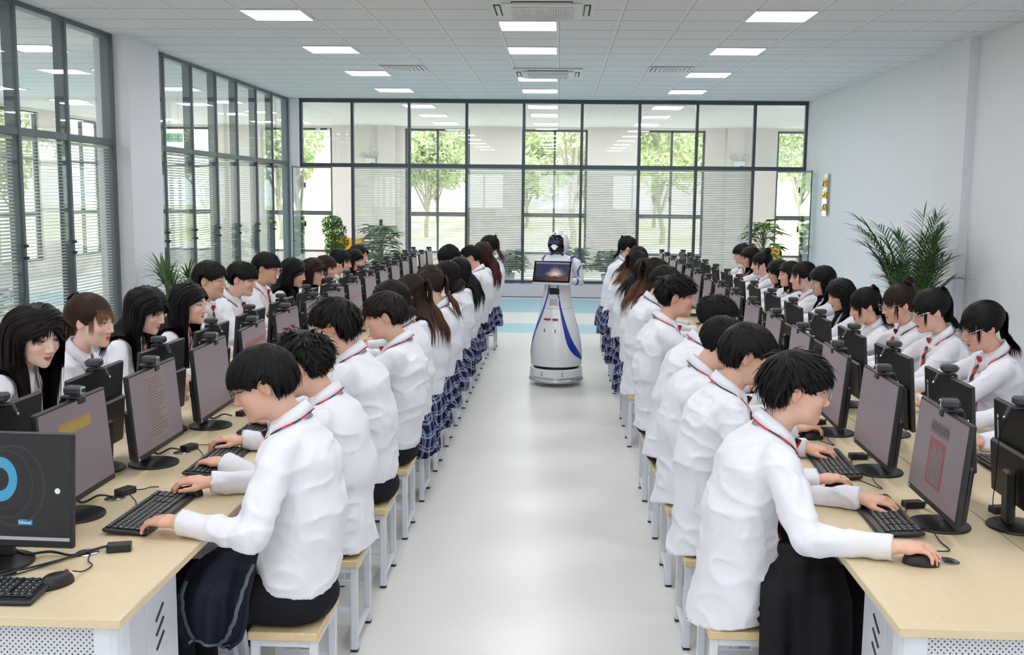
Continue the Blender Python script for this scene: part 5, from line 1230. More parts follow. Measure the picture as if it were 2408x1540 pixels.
def palm(x, y, label, n, H0, spread, seed, leaf=.16, fan=False, wall=0, name='areca_palm', cat='potted palm'):
    rng = random.Random(seed); r = thing(name, label, cat, (x, y, 0), 0, 'potted plants'); pot(r, .2, .38)
    st_ = MB(); lf = MB()
    for q in range(n):
        a = q*2.4+rng.random()*.5; rr = .03+.07*rng.random(); h = H0*(.62+.4*rng.random()); out = spread*(.3+.85*rng.random())
        out *= .62 if wall*math.cos(a) > .15 else 1; p0 = Vector((rr*math.cos(a), rr*math.sin(a), .33)); tip = Vector((out*math.cos(a), out*math.sin(a), h)); mid = p0.lerp(tip, .5)+Vector((-math.cos(a)*out*.22, -math.sin(a)*out*.22, h*.12))
        pts = [(p0*(1-s)*(1-s)+mid*2*s*(1-s)+tip*s*s) for s in [i/9 for i in range(10)]]
        if not fan:
            e = pts[-1]+(pts[-1]-pts[-2])*1.2-Vector((0, 0, .05)); pts.append(e); st_.tube(pts, [.008-.0006*i for i in range(11)], 5)
            for s in range(15):
                f = .42+.58*s/14; i = min(9, int(f*10)); p = pts[i].lerp(pts[i+1], f*10-i); tg = (pts[i+1]-pts[i]).normalized(); sd = tg.cross(Vector((0, 0, 1))).normalized()
                L = leaf*(1.15-.75*abs(s/14-.35))*(1+.2*rng.random())
                for sg in (-1, 1): blade(lf, p, tg*.7+sd*sg*(1.05-.4*s/14)+Vector((0, 0, .2)), L*1.55, .0075, .6*rng.random()+.25)
            blade(lf, pts[-1], pts[-1]-pts[-2], leaf*1.2, .008, .4)
        else:
            st_.tube(pts, .005, 5); tg = (pts[-1]-pts[-2]).normalized(); sd = tg.cross(Vector((0, 0, 1))).normalized(); u2 = sd.cross(tg)
            for s in range(13):
                an = -1.25+2.5*s/12; blade(lf, pts[-1], tg*math.cos(an)+sd*math.sin(an)+u2*.15, leaf*(1-.18*abs(an))*1.7, .011, .5+.3*rng.random(), seg=3)
    st_.build('stem', STEMM, r); lf.build('foliage', LEAFD, r, smooth=True); return r
palm(3.86, 11.3, 'large feathery palm standing against the right wall beside the white pillar', 36, 1.58, .5, 3, .165, wall=1)
palm(-4.24, 11.4, 'dark spiky palm in front of the white column on the left', 24, .92, .34, 5, .2, True, -1, 'fan_palm')
def broad(x, y, label, h, rad, n, lw, m=LEAFB, seed=1, pole=False, z0=.45, name='potted_plant', tip=.3):
    rng = random.Random(seed); r = thing(name, label, 'potted plant', (x, y, 0), 0, 'potted plants'); pot(r, .19, .36); sm = MB(); lf = MB()
    if pole: MB().box((-.03, -.03, .3), (.03, .03, h+.12), .006).build('moss_pole', mat('dark_moss_pole', rgb(52, 44, 38), .95), r)
    for q in range(n):
        a = rng.random()*2*PI; f = rng.random(); z = z0+(h-z0)*f; rr = rad*(.25+.65*rng.random())*(1-.45*f)
        p0 = Vector((0, 0, max(.33, z-.28))); p1 = Vector((rr*math.cos(a), rr*math.sin(a), z)); sm.tube([p0, p0.lerp(p1, .55)+Vector((0, 0, .05)), p1], .0045, 4)
        blade(lf, p1, Vector((math.cos(a), math.sin(a), tip*(.3+rng.random()))), lw*2.1*(.75+.5*rng.random()), lw*.62, .9*rng.random()+.3, seg=5)
    sm.build('stem', STEMM, r); lf.build('foliage', m, r, smooth=True); return r
broad(-3.38, 20.0, 'tall climbing plant on a dark pole behind the rear glass, left of centre', 1.25, .42, 120, .15, LEAFB, 2, True, name='climbing_plant')
broad(3.95, 20.1, 'broad-leaved plant standing in the right doorway', 1.42, .42, 80, .14, LEAFB, 3, name='broad_leaved_plant', z0=.6)
broad(-.98, 20.2, 'low bushy fern behind the rear glass left of the robot', .78, .4, 110, .12, LEAFD, 4, name='potted_fern', z0=.4)
broad(1.06, 20.1, 'low bushy fern behind the rear glass right of the robot', .8, .4, 110, .12, LEAFD, 5, name='potted_fern', z0=.4)
broad(.3, 20.9, 'low bushy fern behind the rear glass half hidden by the robot', .82, .4, 100, .12, LEAFD, 6, name='potted_fern', z0=.4)
broad(-2.0, 20.3, 'low leafy plant behind the rear glass beyond the left desks', .68, .36, 90, .11, LEAFD, 7, name='potted_fern', z0=.36)
broad(2.0, 20.3, 'low leafy plant behind the rear glass beyond the right desks', .66, .36, 90, .11, LEAFD, 8, name='potted_fern', z0=.36)
broad(-5.9, 14.9, 'dark leafy plant in the room behind the left glass wall', 1.35, .45, 60, .1, LEAFD, 9, name='potted_shrub', z0=.5)
broad(-6.2, 11.0, 'dark leafy plant low behind the left glass wall near the column', .8, .45, 60, .1, LEAFD, 10, name='potted_shrub', z0=.4)
r = thing('ficus_bush', 'dense rounded green bush standing in the left doorway', 'potted plant', (-4.22, 19.7, 0), 0, 'potted plants'); pot(r, .2, .4)
b = MB(); b.tube([(0, 0, .35), (.02, .01, .7), (0, 0, 1.1)], .02, 7); b.build('stem', STEMM, r)
rg = np.random.default_rng(8); V, F = leaf_cloud([(0, 0, 1.15), (.05, 0, .95), (-.06, .05, 1.3), (0, 0, .8)], [.24, .24, .2, .2], 3600, .021, rg); np_mesh('foliage', V, F, LEAFB, r, smooth=False)
YEL = mat('yellow_upholstery', rgb(240, 184, 40), .7)
def seat_ball(x, y, label):
    r = thing('armchair', label, 'armchair', (x, y, 0), 0, 'yellow armchairs')
    b = MB(); b.lathe([(0, .12), (.3, .12), (.36, .2), (.37, .36), (.34, .43), (0, .44)], 28, sx=1, sy=1); b.build('seat', YEL, r)
    b = MB(); b.lathe([(.3, .36), (.38, .4), (.4, .7), (.37, .84), (.34, .84), (.33, .6), (.3, .42)], 20, a0=-.3, a1=PI+.3); b.build('backrest', YEL, r)
    for s in (-1, 1):
        for u in (-1, 1): MB().tube([(s*.2, u*.2, 0), (s*.17, u*.17, .14)], .016, 8).build('leg', METAL, r)
seat_ball(4.15, 21.2, 'rounded yellow armchair beyond the right doorway'); seat_ball(-4.75, 23.6, 'rounded yellow armchair beyond the left doorway')
# ================================================================= placing everything
# desks: left block and right block, two back-to-back lines each
LS = [3.74+1.4*k for k in range(8)]; RS_ = [3.86+1.4*k for k in range(8)]
LNX, LSX, LFX = -1.09, -1.69, -2.25; RNX, RSX, RFX = .94, 1.535, 2.13
desk('light birch desk at the front of the left block with perforated end panel, aisle side', LNX, LSX, 2.54, LS[0], [(.12, .62)], True, 'left block desks')
desk('light birch desk at the front of the left block, window side', LFX, LSX, 2.54, LS[0], [(.12, .62)], True, 'left block desks')
desk('light birch desk at the front of the right block with perforated end panel, aisle side', RNX, RSX, 2.63, RS_[0], [(.12, .58)], True, 'right block desks')
desk('light birch desk at the front of the right block, wall side', RFX, RSX, 2.63, RS_[0], [(.12, .58)], True, 'right block desks')
for k in range(7):
    desk(f'birch desk in the left block, aisle side, {ordn[k+1]} desk from the front', LNX, LSX, LS[k], LS[k+1], [(.63, .93)], False, 'left block desks')
    desk(f'birch desk in the left block, window side, {ordn[k+1]} desk from the front', LFX, LSX, LS[k], LS[k+1], [(.63, .93)], False, 'left block desks')
    desk(f'birch desk in the right block, aisle side, {ordn[k+1]} desk from the front', RNX, RSX, RS_[k], RS_[k+1], [(.62, .92)], False, 'right block desks')
    desk(f'birch desk in the right block, wall side, {ordn[k+1]} desk from the front', RFX, RSX, RS_[k], RS_[k+1], [(.55, .85)], False, 'right block desks')
PI2 = PI/2
def pix(x, y):
    """ray through an image pixel"""
    return (AR*((x-1204)/FPX)-AU*((y-770)/FPX)+AF)
def on_y(x, y, Y):
    r_ = pix(x, y); return Vector((CAMX, 0, CAMH))+r_*(Y/r_.y)
def on_x(x, y, X):
    r_ = pix(x, y); return Vector((CAMX, 0, CAMH))+r_*((X-CAMX)/r_.x)
# ---- the students.  key: row, seat index, head centre in the photograph, options
# LN = left block aisle side (facing the windows), LF = left block window side, RN = right block aisle side, RF = right block wall side
BR = (58, 36, 26); RB_ = (96, 48, 34); BK = (20, 18, 19)
ST = []
def st(row, k, px, who, **kw): ST.append((row, k, px, who, kw))
FEM = dict(male=False)
st('LN', 0, (618, 905), 'student in dark round glasses nearest the camera', q=2, hair='bowl', specs='dark', pitch=.36, yaw=.18, hem=.13, low=.0, seed=1, hands=((.2, .354, .8), (-.275, .3, .8)))
st('LN', 1, (712, 862), 'curly-haired student in left aisle row', q=2, hair='curly', pitch=.35, yaw=-.1, hem=.04, hc=(30, 25, 22), seed=2, hands=((.166, .44, .795), (-.2, .4, .79)))
st('LN', 2, (785, 768), 'student with shaggy nape, third in left aisle row', q=2, hair='mullet', pitch=.22, yaw=-.12, low=.03, hem=.12, hc=(28, 24, 22), seed=3)
st('LN', 3, (903, 745), 'student with smooth fringe, fourth in left aisle row', q=2, hair='short', pitch=.2, hem=.1, hc=(34, 27, 24), seed=4)
st('LN', 4, (918, 712), 'student with bracelet, fifth in left aisle row', q=1, hair='bob', pitch=.35, seed=5, bracelet=1, hands=((.42, .33, .8), (-.16, .4, .797)), hc=(26, 20, 18), **FEM)
st('LN', 5, (962, 698), 'student with long brown half-up hair', q=1, hair='half', pitch=.35, hc=(46, 30, 24), tip=(84, 54, 38), hairlen=.5, fringe=False, seed=6, **FEM)
st('LN', 6, (1008, 680), 'student with thick chestnut ponytail', q=1, hair='pony', pitch=.35, hc=(50, 32, 24), tip=(96, 58, 38), hairlen=.36, seed=7, **FEM)
st('LN', 7, (1010, 664), 'student hidden behind the chestnut ponytail', q=1, hair='bob', pitch=.5, hc=(24, 20, 19), seed=8, **FEM)
st('LN', 8, (1050, 650), 'student with rounded dark bob', q=1, hair='bob', pitch=.35, hc=(26, 20, 18), hairlen=.24, fringe=False, seed=9, **FEM)
st('LN', 9, (1078, 638), 'student with straight black hair, left aisle row', q=1, hair='long', pitch=.3, hc=(16, 16, 20), hairlen=.5, seed=10, **FEM)
st('LN', 10, (1055, 613), 'student with pale hair bead', q=0, hair='pony', pitch=.6, hc=(20, 19, 20), hairlen=.22, seed=11, **FEM)
st('LN', 11, (1106, 606), 'student with cropped sides, left aisle row', q=1, hair='crew', pitch=.2, hem=.1, hc=(18, 17, 18), seed=12)
st('LN', 12, (1132, 595), 'student with long wine-red hair', q=0, hair='long', pitch=.2, hc=(30, 19, 20), tip=(88, 38, 36), hairlen=.5, seed=13, **FEM)
st('LN', 13, (1147, 582), 'student with swinging reddish ponytail', q=0, hair='highpony', pitch=.15, hc=(26, 18, 18), tip=(104, 48, 44), hairlen=.36, seed=14, **FEM)
st('LF', 1, (85, 792), 'student with straight black hair, left picture edge', q=2, hair='long', pitch=.25, yaw=-.45, hc=(24, 16, 18), hairlen=.46, tie=False, skin=(240, 205, 190), lips=(200, 84, 84), seed=15, **FEM)
st('LF', 2, (218, 758), 'student with light brown ponytail', q=2, hair='highpony', pitch=.1, yaw=-.15, hc=(62, 40, 30), tip=(150, 112, 76), hairlen=.3, tie=False, skin=(242, 204, 184), lips=(206, 70, 66), seed=16, **FEM)
st('LF', 3, (345, 732), 'student with long wavy hair and striped tie', q=2, hair='long', pitch=.3, hc=(22, 19, 20), hairlen=.44, skin=(238, 200, 184), lips=(196, 78, 76), seed=17, wave=.07, **FEM)
st('LF', 4, (448, 716), 'student sitting before the spiky plant', q=2, hair='long', pitch=.1, hc=(24, 19, 20), hairlen=.42, fringe=False, skin=(240, 202, 184), lips=(196, 92, 86), seed=18, **FEM)
st('LF', 5, (496, 660), 'student with short brushed hair and striped tie', q=2, hair='short', pitch=.12, hairlen=.75, fringe=False, hc=(22, 21, 22), skin=(218, 174, 150), seed=19)
st('LF', 6, (570, 658), 'student with side-swept fringe and striped tie', q=2, hair='short', pitch=.2, hc=(22, 20, 21), skin=(228, 184, 164), seed=20)
st('LF', 7, (628, 632), 'student in silver glasses and long striped tie', q=1, hair='bowl', pitch=.18, specs='silver', hc=(20, 19, 20), skin=(216, 170, 142), hairlen=.8, seed=21)
st('LF', 8, (692, 642), 'student with chest-long hair, left window side', q=1, hair='long', pitch=.25, hc=(20, 19, 20), hairlen=.44, fringe=False, seed=22, **FEM)
st('LF', 9, (738, 640), 'student with reddish hair and glasses', q=1, hair='bob', hairlen=.28, pitch=.2, specs='silver', hc=(46, 26, 24), seed=23, **FEM)
st('LF', 10, (768, 632), 'student with auburn bangs', q=1, hair='bob', hairlen=.2, pitch=.12, hc=(54, 30, 26), seed=24, **FEM)
st('LF', 11, (805, 618), 'student with black ponytail, left window side', q=1, hair='pony', pitch=.1, hc=(22, 20, 20), hairlen=.2, tie=True, seed=25, **FEM)
st('LF', 12, (833, 612), 'second-last student, left window side', q=0, hair='long', pitch=.25, hc=(24, 18, 19), hairlen=.36, seed=26, **FEM)
st('LF', 13, (845, 600), 'last student, left window side', q=0, hair='long', pitch=.15, hc=(28, 19, 19), hairlen=.4, fringe=False, seed=27, **FEM)
st('RN', 0, (1876, 918), 'student in clear glasses nearest the camera', q=2, hair='mullet', specs='silver', pitch=.14, yaw=-.06, low=.025, hem=.017, hc=(22, 20, 20), skin=(232, 190, 168), seed=28, hands=((.44, .386, .795), (-.09, .44, .795)))
st('RN', 1, (1762, 838), 'student with straight bowl cut', q=2, hair='bowl', pitch=.22, hem=.017, hc=(26, 23, 22), low=.02, seed=29, hands=((.37, .34, .795), (-.136, .42, .795)))
st('RN', 2, (1702, 812), 'student with short black hair, third in right aisle row', q=2, hair='short', hairlen=.6, pitch=.4, hem=.017, hc=(16, 15, 16), seed=30)
st('RN', 3, (1688, 752), 'student with shaved sides', q=2, hair='crew', pitch=.3, low=.03, hem=.06, hc=(24, 22, 22), seed=31)
st('RN', 4, (1592, 700), 'student with spiky fringe and tie', q=2, hair='spiky', pitch=.05, hem=.06, hc=(24, 21, 20), skin=(222, 176, 150), seed=32)
st('RN', 6, (1566, 668), 'student hidden behind the spiky fringe', q=1, hair='short', pitch=.35, hem=.02, hc=(30, 22, 20), seed=34)
st('RN', 7, (1546, 652), 'student with chestnut hair, right aisle row', q=1, hair='half', pitch=.4, hc=(34, 24, 20), tip=(120, 72, 46), hairlen=.5, fringe=False, seed=35, **FEM)
st('RN', 9, (1518, 640), 'student with straight black hair, right aisle row', q=1, hair='long', pitch=.35, hc=(20, 18, 18), hairlen=.48, seed=36, **FEM)
st('RN', 10, (1503, 626), 'student with orange-brown dyed hair', q=1, hair='half', pitch=.35, hc=(30, 22, 18), tip=(138, 86, 46), hairlen=.4, fringe=False, seed=37, **FEM)
st('RN', 12, (1502, 606), 'second-last student, right aisle row', q=0, hair='long', pitch=.4, hc=(26, 19, 18), tip=(60, 38, 34), hairlen=.56, seed=38, **FEM)
st('RN', 13, (1480, 584), 'last student, right aisle row, tall ponytail', q=0, hair='highpony', pitch=.15, hc=(18, 17, 18), hairlen=.34, seed=39, **FEM)
st('RF', 2, None, 'student cut off by the right picture edge', q=1, hair='pony', **FEM, seed=40, hands=((.1, .55, .79), (-.3, .62, .79)))
st('RF', 3, (2305, 772), 'student in thin glasses, rightmost ponytail', q=2, hair='pony', specs='silver', pitch=.32, hc=(20, 19, 20), hairlen=.3, skin=(226, 178, 156), lips=(178, 62, 64), seed=41, **FEM)
st('RF', 4, (2185, 734), 'student in round glasses beside the pillar', q=2, hair='highpony', specs='silver', pitch=.28, hc=(24, 20, 20), hairlen=.34, skin=(236, 192, 170), lips=(196, 64, 62), seed=42, **FEM)
st('RF', 5, (2110, 718), 'student in large glasses before the palm', q=2, hair='bun', specs='silver', pitch=.2, hc=(46, 30, 28), skin=(226, 178, 154), lips=(180, 84, 76), seed=43, **FEM)
st('RF', 6, (2030, 722), 'student with orange hair tie', q=2, hair='highpony', pitch=.3, hc=(18, 18, 20), hairlen=.42, tie=False, skin=(232, 184, 164), seed=33, **FEM)
st('RF', 7, (1976, 694), 'student with long bangs, fifth at wall side', q=1, hair='long', pitch=.32, hc=(18, 16, 17), hairlen=.44, tie=False, skin=(226, 180, 162), seed=44, **FEM)
st('RF', 8, (1932, 662), 'student in glasses, sixth at wall side', q=1, hair='bob', hairlen=.3, pitch=.25, specs='silver', hc=(18, 17, 19), fringe=False, skin=(226, 180, 162), seed=45, **FEM)
st('RF', 9, (1884, 652), 'student with loose side strands', q=1, hair='pony', pitch=.1, hc=(22, 19, 19), hairlen=.1, skin=(236, 190, 174), seed=46, **FEM)
st('RF', 10, (1855, 646), 'student with centre-parted brown hair', q=1, hair='bob', hairlen=.22, pitch=.1, hc=(34, 25, 22), fringe=False, skin=(238, 190, 168), seed=47, **FEM)
st('RF', 11, (1828, 640), 'student with hair hiding the cheek', q=1, hair='long', pitch=.3, hc=(20, 17, 18), hairlen=.4, seed=48, **FEM)
st('RF', 12, (1788, 622), 'student with a top bun', q=1, hair='bun', pitch=.12, hc=(22, 18, 18), skin=(238, 196, 178), seed=49, **FEM)
st('RF', 13, (1762, 606), 'student resting chin on hand', q=1, hair='long', pitch=.15, specs='silver', hc=(38, 24, 22), hairlen=.34, skin=(222, 172, 150), seed=50, hands=('chin', (-.16, .4, .79)), wrist_dir={1: (-.15, -.1, 1)}, **FEM)
st('RF', 14, (1744, 598), 'student with dark fringe, far right end', q=0, hair='bowl', pitch=.2, hc=(30, 22, 20), seed=51)
ROW = dict(LN=(-.87, 3.47, PI2), LF=(-2.46, 3.47, -PI2), RN=(.69, 3.58, -PI2), RF=(2.34, 3.51, PI2))
stool0 = make_stool(); first_stool = [True]
def put_stool(x, y, label, rz=0):
    if first_stool[0]:
        first_stool[0] = False; stool0.location = (x, y, 0); stool0.rotation_euler = (0, 0, rz); stool0['label'] = label; return stool0
    return copy_tree(stool0, (x, y, 0), rz, label)
rq_ = random.Random(4); WHO = {}; MOUSE = {}
for row, k, px, who, kw in ST:
    sx, y0, rz = ROW[row]; y = y0+.7*k
    if px is None: hw = Vector((2.52, y, 1.19)); sx = 2.55
    elif row in ('LN', 'RN'): hw = on_y(px[0], px[1], y)
    else:
        hw = on_y(px[0], px[1], y)
    kw = dict(kw); kw.setdefault('yaw', {'LF': -.13, 'RF': .13, 'LN': .06, 'RN': -.06}[row]+rq_.uniform(-.06, .06)); jx = rq_.uniform(-.012, .012)
    lx = (hw.x-sx)*(1 if row in ('RN', 'LF') else -1)      # how far the head leans forward of the stool
    if lx < -.04: sx = hw.x+(.0 if row in ('RN', 'LF') else -.0); lx = 0
    ydesk = {'LN': abs(LNX-sx), 'RN': abs(RNX-sx), 'LF': abs(LFX-sx), 'RF': abs(RFX-sx)}[row]
    if kw.get('hands') and kw['hands'][0] == 'chin': kw['hands'] = ((.06, lx+.06, hw.z-.235), kw['hands'][1])
    hd_ = kw.pop('hands', ((.215, ydesk+.2, .8), (-.16, ydesk+.19, .797)))
    _, info = person((who if len(who.split()) > 6 else who+', in white shirt'), (sx, y, 0), rz, (hw.x, hw.y, hw.z), hands=hd_, yd=ydesk if px is not None else None, mouse=(1,) if row in ('LN', 'RN') and k < 6 else (), **kw)
    put_stool(sx, y, 'stool under the '+who); WHO[row, k] = who
    w_, f_ = info[1]; c2, s2 = math.cos(rz), math.sin(rz); m_ = w_+nrm(f_*A(1, 1, 0))*.085; MOUSE[row, k] = (sx+c2*m_[0]-s2*m_[1], y+s2*m_[0]+c2*m_[1], rz+math.atan2(-f_[0], f_[1]))

# ---------------------------------------------------------------- computers: one of each is built, the rest are copies
protos = {}
def put(kind, make, loc, rz, label, group, skip=()):
    if kind not in protos:
        o = make(); protos[kind] = o; o.location = loc; o.rotation_euler = (0, 0, rz); o['label'] = label; o['group'] = group; return o
    return copy_tree(protos[kind], loc, rz, label, group, skip)
LNM, LFM, RNM, RFM = (-1.612, PI2, 3.39), (-1.785, -PI2, 3.29), (1.36, -PI2, 3.51), (1.612, PI2, 3.51)
def on_panel(o, nm, x0, z0, x1, z1, m, e=0):
    """picture on a monitor screen; x right, z up, metres from the screen centre"""
    hh = (MZ1-MZ0)/2; P = Matrix.Translation((0, -.02, (MZ0+MZ1)/2-DESK_Z)) @ Matrix.Rotation(-math.radians(5), 4, 'X')
    return MB().box((x0, -.0098-e, z0), (x1, -.0087-e, z1), 0, P).build(nm, m, o)
YELI = ink('screen_yellow', 176, 146, 50, .62); ORI = ink('screen_orange', 178, 128, 62, .62); TXTI = ink('screen_text_grey', 92, 78, 76, .62); REDI = ink('screen_red', 146, 70, 76, .62); PINKI = ink('screen_pink', 150, 104, 110, .62); PALEI = ink('screen_pale_page', 142, 124, 122, .62); GREYI = ink('screen_figure_grey', 120, 116, 122, .62)
for row, (mx, mr, my), nn in (('LF', LFM, 15), ('LN', LNM, 15), ('RN', RNM, 15), ('RF', RFM, 15)):
    for k in range(nn):
        who = WHO.get((row, k)); back = row in ('LF', 'RF')
        side = {'LN': 'left aisle row', 'LF': 'left window row', 'RN': 'right aisle row', 'RF': 'right wall row'}[row]
        who_ = f'facing the {who}' if who else f'at the {ordn[k]} seat, {side}'
        j = random.Random(k*7+len(row)+ord(row[0])+ord(row[1])); y = my+.7*k
        rz = mr+j.uniform(-.035, .035)
        m = put('monitor', make_monitor, (mx, y, DESK_Z), rz, ('monitor back ' if back else 'monitor ')+who_, 'black desktop monitors')
        dx = j.uniform(-.04, .04); top = MZ1-DESK_Z-.001; c, s_ = math.cos(rz), math.sin(rz); lx_, ly_ = dx, -.003
        put('webcam', make_webcam, (mx+c*lx_-s_*ly_, y+s_*lx_+c*ly_, DESK_Z+top), rz+j.uniform(-.25, .25), 'webcam on the monitor '+who_, 'clip-on webcams')
        if row == 'LN' and k == 0:
            on_panel(m, 'screen_banner', -.12, .065, .11, .105, YELI); on_panel(m, 'screen_banner_edge', -.12, .095, .11, .105, ORI, .0004)
        if row == 'LN' and k == 1:
            on_panel(m, 'screen_page', -.1, -.12, .1, .14, PALEI)
            b = MB(); hh = (MZ1-MZ0)/2; P = Matrix.Translation((0, -.02, (MZ0+MZ1)/2-DESK_Z)) @ Matrix.Rotation(-math.radians(5), 4, 'X'); rr = random.Random(5)
            for q in range(21): z = .125-.0115*q; x1 = -.085+.17*rr.choice([1, 1, .9, .6, .75]); b.box((-.085, -.0106, z), (x1, -.01, z+.0028), 0, P)
            b.build('screen_text', TXTI, m)
        if row == 'LN' and k == 3: on_panel(m, 'screen_band', -.2, .06, .2, .09, REDI)
        if row == 'LN' and k == 4: on_panel(m, 'screen_poster', -.12, -.06, .14, .07, REDI); on_panel(m, 'screen_figure', -.04, -.05, .05, .05, PINKI, .0004)
        if row == 'LN' and k == 7: on_panel(m, 'screen_band', -.2, .04, .2, .065, PINKI)
        if row == 'RN' and k == 0:
            b = MB(); P = Matrix.Translation((0, -.02, (MZ0+MZ1)/2-DESK_Z)) @ Matrix.Rotation(-math.radians(5), 4, 'X'); rr = random.Random(9)
            for q in range(9):
                x = -.09+.02*q; b.box((x, -.0104, .085), (x+.004, -.0094, .12), 0, P); b.box((x, -.0104, .1+.01*(q % 2)), (x+.014, -.0094, .105+.01*(q % 2)), 0, P); b.box((x+.009, -.0104, .075), (x+.012, -.0094, .11), 0, P)
            b.build('screen_title', TXTI, m)
            on_panel(m, 'screen_poster', -.085, -.1, .07, .06, REDI); 
            b = MB()
            for q in range(6): x = -.065+.021*q; b.box((x, -.0106, -.09), (x+.014, -.0098, .02+.012*((q*5) % 3)), 0, P)
            b.build('screen_figures', GREYI, m)
# front monitor on the left turned towards the camera, showing its desktop
SCR2 = ink('desktop_dark', 26, 28, 30, .9)
fm = make_monitor(); fm.location = (-1.62, 2.93, DESK_Z); fm.rotation_euler = (0, 0, -.03); tag(fm, 'front monitor turned to the camera, showing a dark desktop with blue ring', 'monitor', 'black desktop monitors')
hx, hz_ = MW/2-.009, (MZ1-MZ0)/2
on_panel(fm, 'desktop', -hx, -hz_+.022, hx, hz_-.009, SCR2)
on_panel(fm, 'taskbar', -hx, -hz_+.022, hx, -hz_+.032, ink('taskbar_pale', 170, 172, 178, .9), .0005)
PF = Matrix.Translation((0, -.02, (MZ0+MZ1)/2-DESK_Z)) @ Matrix.Rotation(-math.radians(5), 4, 'X')
def ring(cx, cz, r0, r1, sx, nm, m, e, n=40):
    b = MB(); V = []
    for k in range(n):
        a = 2*PI*k/n
        for r_ in (r0, r1):
            for ee in (0, .0006): V.append(PF @ Vector((cx+r_*sx*math.cos(a), -.0103-e+ee, cz+r_*math.sin(a))))
    for k in range(n): i, j = k*4, ((k+1) % n)*4; b.add([], []); b.f += [(i, i+2, j+2, j)]; b.mi += [0]; b.sm += [False]
    b.v = [tuple(v) for v in V]; b.build(nm, m, fm)
ring(.03, .03, .034, .066, .8, 'blue_ring', ink('wallpaper_blue', 70, 160, 205, .9), .0003)
for q in range(3): ring(.03+.02*q, .02-.004*q, .078+.018*q, .081+.0205*q, .8, 'smoke_wisp', ink('wallpaper_smoke', 52, 50, 54, .8), .0001)
ring(.205, .0, 0, .0085, 1, 'round_icon', ink('icon_white', 225, 235, 228, .95), .0005, 20)
on_panel(fm, 'blue_button', .085, -.103, .128, -.087, ink('button_blue', 78, 140, 200, .9), .0006)
tc = bpy.data.curves.new('button_text', 'FONT'); tc.body = 'Lenovo'; tc.size = .012; tc.align_x = 'CENTER'; tc.align_y = 'CENTER'; tc.extrude = .0003
to = bpy.data.objects.new('button_text', tc); COL.objects.link(to); dg = bpy.context.evaluated_depsgraph_get(); me = bpy.data.meshes.new_from_object(to.evaluated_get(dg)); bpy.data.objects.remove(to)
me.materials.clear(); me.materials.append(ink('button_white', 235, 240, 245, .95)); tx = linked('button_text', me); tx.parent = fm; tx.matrix_local = PF @ Matrix.Translation((.1065, -.0117, -.0952)) @ Matrix.Rotation(PI2, 4, 'X')
for k in range(6):
    w = WHO.get(('LN', k)); lb = f'of the {w}' if w else f'at the {ordn[k]} left seat'
    put('keyboard', make_keyboard, (-1.35, 3.415+.7*k, DESK_Z), PI2+random.uniform(-.06, .06), 'keyboard '+lb, 'black keyboards')
    mx_ = MOUSE.get(('LN', k)); mx_ and put('mouse', make_mouse, (mx_[0], mx_[1], DESK_Z), mx_[2], 'mouse '+lb, 'black mice')
    w = WHO.get(('RN', k)); lb = f'of the {w}' if w else f'at the {ordn[k]} right aisle seat'
    put('keyboard', make_keyboard, (1.19, 3.58+.7*k, DESK_Z), -PI2+random.uniform(-.06, .06), 'keyboard '+lb, 'black keyboards')
    mx_ = MOUSE.get(('RN', k)); mx_ and put('mouse', make_mouse, (mx_[0], mx_[1], DESK_Z), mx_[2], 'mouse '+lb, 'black mice')
put('keyboard', make_keyboard, (1.9, 4.25, DESK_Z), PI2, 'keyboard behind the monitors at the right picture edge', 'black keyboards')
put('keyboard', make_keyboard, (-1.585, 2.68, DESK_Z), .02, 'keyboard at the front left corner with nobody typing', 'black keyboards')
put('mouse', make_mouse, (-1.365, 2.765, DESK_Z), -.45, 'mouse lying free at the front left corner', 'black mice')
hubs = [((-1.312, 3.06), .3, 'by the front left cable grommet'), ((-1.545, 3.66), 1.2, 'behind the first left keyboard'), ((-1.545, 4.33), 1.2, 'beside the curly-haired student'), ((-1.53, 5.05), 1.3, 'beside the third left monitor base'), ((1.335, 3.72), .2, 'behind the nearest right monitor'), ((1.335, 4.42), .1, 'behind the second right monitor'), ((1.33, 5.1), .3, 'behind the third right monitor'), ((1.63, 3.68), .2, 'behind the monitor at the right picture edge')]
for (x, y), a, lb in hubs: put('usb_hub', make_hub, (x, y, DESK_Z), a, 'small black box hub '+lb, 'black usb hubs')
for x, y, lb in ((-1.4, 3.03, 'left desk front, with cables running through'), (-1.56, 3.6, 'left desk behind the first keyboard'), (-1.56, 4.28, 'left desk behind the second keyboard'), (1.25, 3.15, 'empty, right desk near the front corner'), (1.36, 3.76, 'right desk behind the nearest monitor'), (1.37, 4.46, 'right desk behind the second monitor')): grommet(x, y, 'round silver cable grommet, '+lb)
Zc = DESK_Z+.003
def cb(lab, *p, r=.0022): return cable(lab, [(x, y, Zc+z) for x, y, z in p], r)
cb('thick cable bundle from the front monitor to the hub', (-1.62, 3.0, .02), (-1.56, 2.97, .012), (-1.5, 3.0, .01), (-1.43, 2.99, .004), (-1.395, 3.03, .004), (-1.36, 3.06, .008), (-1.33, 3.06, .012), r=.004)
cb('cable ending in a loose plug on the front left desk', (-1.39, 3.03, .004), (-1.43, 2.97, .004), (-1.5, 2.88, .004), (-1.53, 2.845, .006), r=.0032)
o = MB().box((-.012, -.03, 0), (.012, .03, .014), .003).build('cable_plug', BLACKP); o.location = (-1.545, 2.82, DESK_Z); o.rotation_euler = (0, 0, -.6); tag(o, 'loose black cable plug on the front left desk', 'cable plug')
cb('mouse cable of the unused front mouse', (-1.345, 2.82, .02), (-1.335, 2.86, .004), (-1.33, 2.91, .004), (-1.36, 2.95, .004), (-1.385, 3.02, .004))
